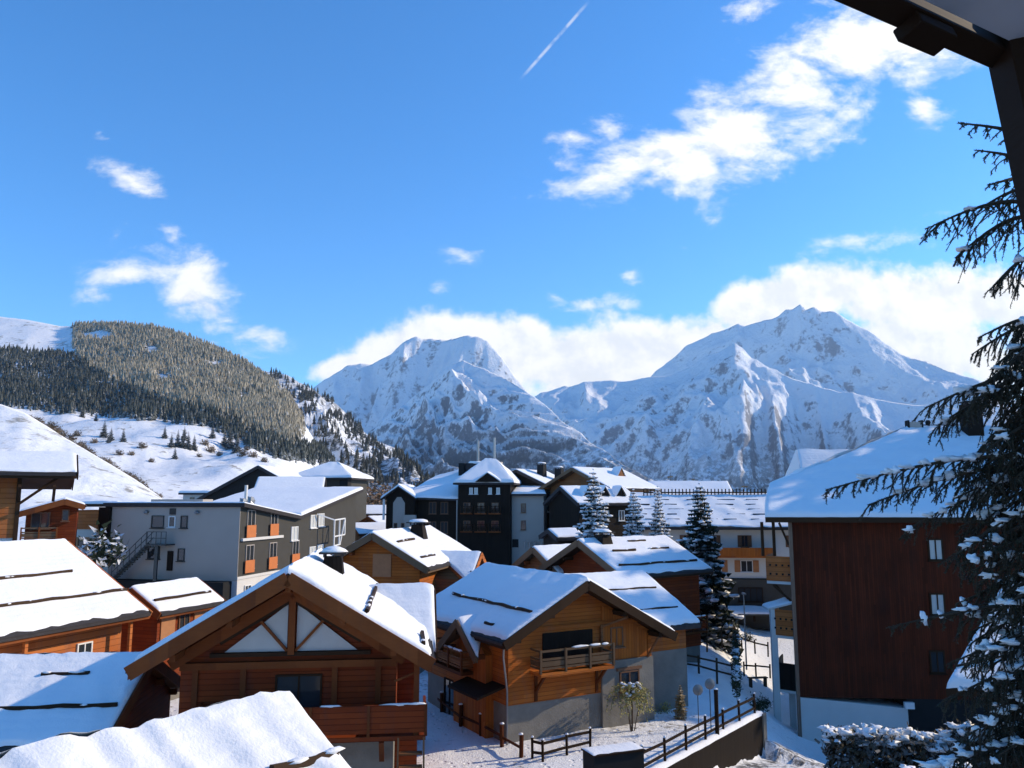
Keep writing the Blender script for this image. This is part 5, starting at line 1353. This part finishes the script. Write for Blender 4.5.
hedge('snowy_hedge', 'snow laden twiggy hedge below the red building', V(12.2, 33, .8), V(21.5, 31.5, 1.0), 2.2, 1.1, 6500, 'brush', 7, .2, 230, snowr=.15)
hedge('snowy_hedge', 'second snow laden hedge lower right, nearer than the first below the red building', V(11.2, 27.5, 1.0), V(18.0, 26, 1.4), 2.1, .9, 4600, 'brush', 9, .18, 150, snowr=.13)
for px, py, s_, lb in ((757, 712, .8, 'snowy dark bush in the sunlit yard beside the white post, nearer one'), (764, 700, .6, 'snowy dark bush in the sunlit yard beside the white post, farther one'), (748, 640, .8, 'snowy shrub at the far end of the ivy hedge')):
    o = bush('yard_bush', lb, .9, 1.2, 60, 'ivy', int(px), leaf=.25, lw=.06); p = G(px, py, -2.2); put(o, p.x, p.y, gz(p.x, p.y), 0, s_)
# ------------------------------------------------------------------ fences
def fence(name, label, pts, h, rails, mat='darkbeam', caps=True, gap=0, group=None, rw=.07, pw=.12):
    p0 = Vector(pts[0]); t = T(name, label, 'fence', p0, 0, group)
    for i, p in enumerate(pts):
        q = Vector(p) - p0; hh = h * rnd.uniform(.95, 1.08)
        c = MB().tube([q + V(0, 0, -.3), q + V(rnd.uniform(-.03, .03), 0, hh)], pw / 2, 6).build('post', M[mat], t)
        if caps: MB().blob(q + V(0, 0, hh + .01), (pw * .6, pw * .6, .07), i, 8, 4, .2, True).build('snow_cap', M['snow'], c, True)
    for a, b in zip(pts, pts[1:]):
        if gap and rnd.random() < gap: continue
        for z in rails:
            MB().bar(Vector(a) - p0 + V(0, 0, z + rnd.uniform(-.03, .03)), Vector(b) - p0 + V(0, 0, z + rnd.uniform(-.03, .03)), .05, rw * 1.6).build('rail', M[mat], t)
    return t
fp = []
for i in range(7):
    q = WA + wd * (.4 + i * 2.0); fp.append((q.x + wn.x * .05, q.y + wn.y * .05, .28))
fence('rail_fence', 'dark two rail fence on top of the retaining wall', fp, 1.15, (.45, .95))
q = WA + wd * 5.2; MB()
t = T('tall_post', 'tall dark post carrying nothing in the wall fence between two round dishes', 'post', (q.x, q.y, .3)); MB().tube([(0, 0, -.2), (0, 0, 2.2)], .1, 8).build('shaft', M['darkbeam'], t); MB().blob((0, 0, 2.2), (.11, .11, .06), 1, 8, 4, .2, True).build('snow_cap', M['snow'], t, True)
for px, py, lb in ((698, 690, 'pale round dish on a stake behind the wall fence, left of the tall post'), (710, 684, 'pale round dish on a stake behind the wall fence, right of the tall post')):
    p = U(px, py, 42.3); t = T('satellite_dish', lb, 'dish', (p.x, p.y, gz(p.x, p.y)), R(12), 'round dishes'); zc = p.z - gz(p.x, p.y); mb = MB()
    ring = [(.27 * k * math.cos(a * math.pi / 9), .05 * (k * k - 1), .27 * k * math.sin(a * math.pi / 9)) for k in (.02, .4, .75, 1.0) for a in range(18)]
    vs = [(x, -y * -1, zc + z) for x, y, z in ring]; fs = [(j * 18 + i, j * 18 + (i + 1) % 18, (j + 1) * 18 + (i + 1) % 18, (j + 1) * 18 + i) for j in range(3) for i in range(18)]
    mb.add(vs, fs).add([(x, y + .03, z) for x, y, z in vs], [tuple(reversed(f)) for f in fs]); mb.build('reflector', M['metal'], t, True)
    MB().tube([(0, .05, -.2), (0, .05, zc)], .022, 6).build('stake', M['darkmetal'], t); MB().bar((0, .0, zc - .25), (0, -.3, zc - .02), .025).build('arm', M['metal'], t)
fence('path_fence', 'brown snow capped posts with rails beside snowy path, left of the larch chalet', [G(521, 759, .1), G(502, 748, .1), G(481, 736, .1), G(460.5, 727, .1), G(441.7, 712, .1), G(434, 704, .1)], 1.05, (.5,), 'beam', True, .05, pw=.2)
fence('garden_fence', 'dark rail fence slanting across the lower garden to the path posts', [G(521, 759, .1) + V(.5, -.3, 0), G(543, 764, .1), G(567, 757, .1), G(590, 751, .1)], 1.0, (.4, .85))
fence('yard_fence', 'two rail fence across the sunlit yard, nearer of two right of the larch chalet', [G(686, 671, .1), G(699, 674, .0), G(717, 679, 0), G(733, 683, 0)], 1.25, (.5, 1.05), 'greybeam', False, pw=.14)
fence('yard_fence', 'two rail fence across the sunlit yard, farther of two right of the larch chalet', [G(694, 651, 0), G(707, 648, 0), G(722, 644, 0), G(735, 641, 0)], 1.25, (.5, 1.05), 'greybeam', False, pw=.14)
fence('side_fence', 'low single rail fence in the snow beside the thin pole', [G(744, 672, -1), G(756, 673, -1), G(770, 674, -1.2)], .7, (.5,), 'darkbeam', False, pw=.12)
fence('side_fence', 'single rail fence behind the thin pole beside the red building', [G(742, 646, -.8), G(755, 650, -.8), G(768, 653, -.8)], .8, (.6,), 'darkbeam', False, pw=.12)
p = G(746.5, 667, -.8); t = T('street_lamp', 'thin tall lamp pole standing in the sunlit yard before the white hotel', 'lamp', (p.x, p.y, p.z))
MB().tube([(0, 0, -.2), (0, 0, 5.3)], [.06, .04], 6).build('pole', M['metal'], t); MB().box(-.1, .1, -.35, .2, 5.25, 5.37).build('lamp_head', M['metal'], t)
p = G(758, 684, -1.3); t = T('bench', 'small weathered bench in the sunlit snowy yard', 'bench', p, R(10)); MB().box(-.7, .7, -.2, .2, .4, .46).build('seat', M['greybeam'], t)
for x in (-.55, .55): MB().box(x - .05, x + .05, -.18, .18, -.2, .4).build('leg', M['greybeam'], t)
# dark bin shelter at the lower wall
p = U(614, 760, 34.5); t = T('bin_shelter', 'dark boarded bin shelter with snow rim at the bottom of the garden fence', 'shelter', (p.x, p.y, -.3), R(22))
MB().box(-1.15, 1.1, -.5, .5, -1.2, 1.75).build('wall', M['dark'], t); sr = MB().box(-1.2, 1.15, -.56, .56, 1.76, 1.82).build('roof', M['darkbeam'], t)
snow_quad(sr, (-1.2, .56, 1.82), (1.15, .56, 1.82), (1.15, -.56, 1.82), (-1.2, -.56, 1.82), .04, .3, .3, 2, False)
for px, py, r_, lb in ((690, 772, (1.5, 1.0, .75), 'large ploughed snow mound on the shaded road at bottom edge'), (645, 764, (.7, .6, .5), 'small snow mound beside the retaining wall at bottom edge')):
    p = G(px, py, -1.2); o = MB().blob((0, 0, 0), r_, int(px), 24, 12, .22, True).build('snow_mound', M['snow'], None, True); o.location = p; tag(o, lb, 'snow mound')
# ------------------------------------------------------------------ near spruce, right edge
M['needle'] = plain('near_needles', (.035, .042, .024), .7, .5, 9)
TX, TY = 6.35, 9.3
t = T('near_spruce', 'close dark spruce with drooping snow loaded branches at right edge', 'tree', (TX, TY, 0))
MB().tube([(0, 0, -1), (.03, 0, 8), (0, .03, 14), (0, 0, 17.5)], [.3, .22, .12, .03], 9).build('trunk', M['bark'], t)
r = random.Random(5)
def branch(p0, p1, sag, nt_, tl, snowy, seed, dens=1.0):
    r = random.Random(seed); st, nd, sn = MB(), MB(), MB(); p0, p1 = Vector(p0), Vector(p1); L = (p1 - p0).length
    def P_(q): return p0.lerp(p1, q) + V(0, 0, sag * 4 * q * (1 - q) * (1 - .5 * q))
    st.tube([P_(i / 8) for i in range(9)], [.028 * (1 - i / 8) + .006 for i in range(9)], 5)
    def needles(a, b, n, ln):
        d = (b - a); dn = d.normalized(); u = dn.orthogonal().normalized(); w_ = dn.cross(u)
        for i in range(n):
            q = r.random(); an = r.uniform(0, 6.283); o = u * math.cos(an) + w_ * math.sin(an); c = a + d * q
            tip = c + o * ln * r.uniform(.6, 1.1) + dn * ln * .6; s = dn.cross(o) * .006
            nd.add([c - s, c + s, tip], [(0, 1, 2)])
    dirn = (p1 - p0).normalized(); side = dirn.cross(V(0, 0, 1)).normalized()
    for i in range(nt_):
        q = .12 + .88 * (i + r.random() * .6) / nt_; c = P_(q); sg = 1 if i % 2 else -1
        l = tl * (1.15 - .75 * q) * r.uniform(.55, 1.2)
        e = c + (side * sg * r.uniform(.2, .75) + dirn * r.uniform(.25, .7) - V(0, 0, r.uniform(.25, .95))) * l
        m_ = c.lerp(e, .5) + V(0, 0, .06 * l) + dirn * .05 * l
        st.tube([c, m_, e], [.010, .007, .004], 4)
        needles(c, m_, int(60 * dens * l / .5), .026); needles(m_, e, int(66 * dens * l / .5), .026)
        for k_ in range(3):
            f = c.lerp(m_, r.uniform(.4, 1)) if k_ < 1 else m_.lerp(e, r.random()); l2 = l * r.uniform(.25, .5)
            e2 = f + (side * r.uniform(-.6, .6) + dirn * r.uniform(-.1, .6) - V(0, 0, r.uniform(.3, 1))) * l2
            st.tube([f, e2], [.006, .003], 3); needles(f, e2, int(44 * dens * l2 / .25), .024)
        if snowy and r.random() < snowy * .07:
            sn.blob(c.lerp(m_, r.uniform(.2, .9)) + V(0, 0, .02), (.025 + abs(e.x - c.x) * .2, .025 + abs(e.y - c.y) * .2, .02 + .03 * r.random()), seed * 31 + i, 9, 6, .9)
    for i in range(6): needles(P_(i / 6), P_((i + 1) / 6), int(60 * dens * L / 6 / .25), .026)
    if snowy:
        n = int(L / .16)
        for i in range(n):
            q = (i + r.random()) / n * .9
            if r.random() < snowy * .75: sn.blob(P_(q) + V(0, 0, .025), (r.uniform(.05, .11), r.uniform(.03, .055), r.uniform(.018, .04)), seed * 17 + i, 9, 6, .9)
    b = st.build('branch', M['bark'], t, recalc=False); nd.build('needles', M['needle'], b, recalc=False)
    if sn.v: sn.build('snow', M['snow'], b, True)
def tp(px, py, Y): return U(px, py, Y) - V(TX, TY, 0)
def zt_(py, Y): return U(1040, py, Y).z
BR = [((958, 123, 9.0), 138, .05, 7, .28, 0), ((975, 150, 9.2), 165, .05, 6, .25, .0), ((988, 185, 8.8), 172, .0, 6, .3, 0), ((926, 229, 8.9), 205, .18, 16, .5, .1), ((955, 258, 9.1), 218, .2, 16, .55, .1), ((985, 205, 9.6), 190, .1, 8, .35, .1),
      ((990, 290, 9.2), 255, .15, 12, .45, .1), ((978, 338, 9.0), 318, .1, 9, .32, .15), ((990, 370, 9.3), 335, .1, 10, .4, .2), ((925, 408, 8.9), 372, .14, 20, .5, .5), ((938, 425, 9.3), 385, .2, 22, .62, .6), ((962, 470, 9.5), 405, .25, 20, .7, .6), ((985, 500, 9.0), 430, .2, 16, .6, .6),
      ((826, 490, 9.1), 462, .22, 30, .42, .75), ((868, 505, 9.3), 470, .22, 26, .45, .8), ((905, 530, 9.6), 480, .2, 22, .5, .8), ((950, 560, 9.0), 505, .2, 20, .55, .7), ((976, 575, 9.4), 540, .1, 14, .5, .6),
      ((886, 628, 9.1), 605, .12, 15, .26, .55), ((940, 615, 9.5), 595, .08, 14, .3, .6), ((958, 660, 9.0), 625, .1, 18, .5, .7), ((945, 700, 9.2), 655, .12, 20, .6, .7), ((975, 640, 9.4), 600, .1, 15, .55, .6), ((968, 735, 9.0), 685, .1, 20, .65, .75), ((935, 760, 9.3), 710, .12, 22, .6, .8), ((905, 775, 8.8), 735, .12, 22, .6, .8), ((985, 690, 8.7), 650, .1, 16, .6, .7), ((990, 760, 8.8), 720, .1, 16, .6, .7), ((1000, 600, 9.0), 560, .1, 14, .6, .6)]
for i, (tipc, sy, sag, n, tl, sn) in enumerate(BR):
    branch((0, 0, zt_(sy, TY)), tp(*tipc), sag, int(n * 1.7), tl, sn, i + 3)
for i in range(46):   # dense inner growth along the near side
    py = 345 + i * 9.6; q = r.random(); Y = r.uniform(8.6, 9.8)
    branch((0, 0, zt_(py - 38, TY)), tp(r.uniform(958, 1008) + (12 if py < 480 else -4), py, Y), .08, 17, r.uniform(.4, .62), (.9 if py > 590 else .4) if py > 480 else .22, 300 + i, 1.1)
for i in range(26):   # branches round the other sides
    z = 7.6 + i * .36; a = r.uniform(-1.9, 1.4); L = (17.8 - z) * .2 + .35
    branch((0, 0, z), (math.cos(a) * L, math.sin(a) * L, z - .35 * L), .15, 9, .5, .4, 100 + i, .45)
# ------------------------------------------------------------------ own building, and unseen spruces added outside the frame to shade the right side
own = T('own_building', 'dark timber building carrying the canopy, at right beyond the frame', 'building', (10.6, 2, 0)); MB().box(0, 10, -2, 10.5, -1, 16.5).build('wall', M['darkwood'], own)
MB().extrude([(-.8, -3, 16.4), (10.8, -3, 16.4), (5, -3, 19)], (0, 14.4, 0)).build('roof', M['tile'], own)
tall = conifer('shade_spruce', 'unseen spruce added beyond the right frame edge to cast shade', 28, 5.5, 'spruce', 77, 26, 13, 'added shade spruces', shape=.55)
for i, (x, y, s_) in enumerate(((55, 63, 1.12), (58, 66.5, 1.15), (56, 70, 1.15), (60, 74, 1.3), (62, 64, 1.3), (63, 70, 1.25), (66, 68, 1.35), (54, 67, 1.15), (57, 60.8, 1.3), (60, 62, 1.35), (60, 71.5, 1.4), (63, 67, 1.4), (56.5, 65, 1.3), (58, 69, 1.35), (64, 73, 1.4), (33, 40.2, .5), (35, 42.2, .52), (37, 39, .55))):
    o = tall if i == 0 else copy_tree(tall); put(o, x, y, -2, i * 1.3, s_)
    o['label'] = 'unseen spruce added beyond the right frame edge to cast shade'
# loose snow lumps on boughs, hedges and rails cannot be counted
for o in bpy.data.objects:
    if o.parent and o.type == 'MESH' and (o.name.startswith(('snow.', 'snow_rest')) or o.name == 'snow') and o.parent.name.startswith(('branch', 'snowy_hedge', 'ivy_hedge', 'spruce_tree', 'weeping', 'roof', 'balcony')) and (o.name.startswith('snow_rest') or not o.parent.name.startswith('roof')):
        o['kind'] = 'stuff'
# ------------------------------------------------------------------ air
def haze(dens):
    m = bpy.data.materials.new('haze'); m.use_nodes = True; m.node_tree.nodes.clear()
    o = m.node_tree.nodes.new('ShaderNodeOutputMaterial'); p = m.node_tree.nodes.new('ShaderNodeVolumePrincipled')
    p.inputs['Color'].default_value = (.62, .78, 1, 1); p.inputs['Density'].default_value = dens; p.inputs['Anisotropy'].default_value = .2
    m.node_tree.links.new(p.outputs[0], o.inputs['Volume'])
    b = MB().box(-9600, 9600, -9600, 9600, -1500, 1900).build('haze', m); b['kind'] = 'stuff'
haze(3.6e-5)
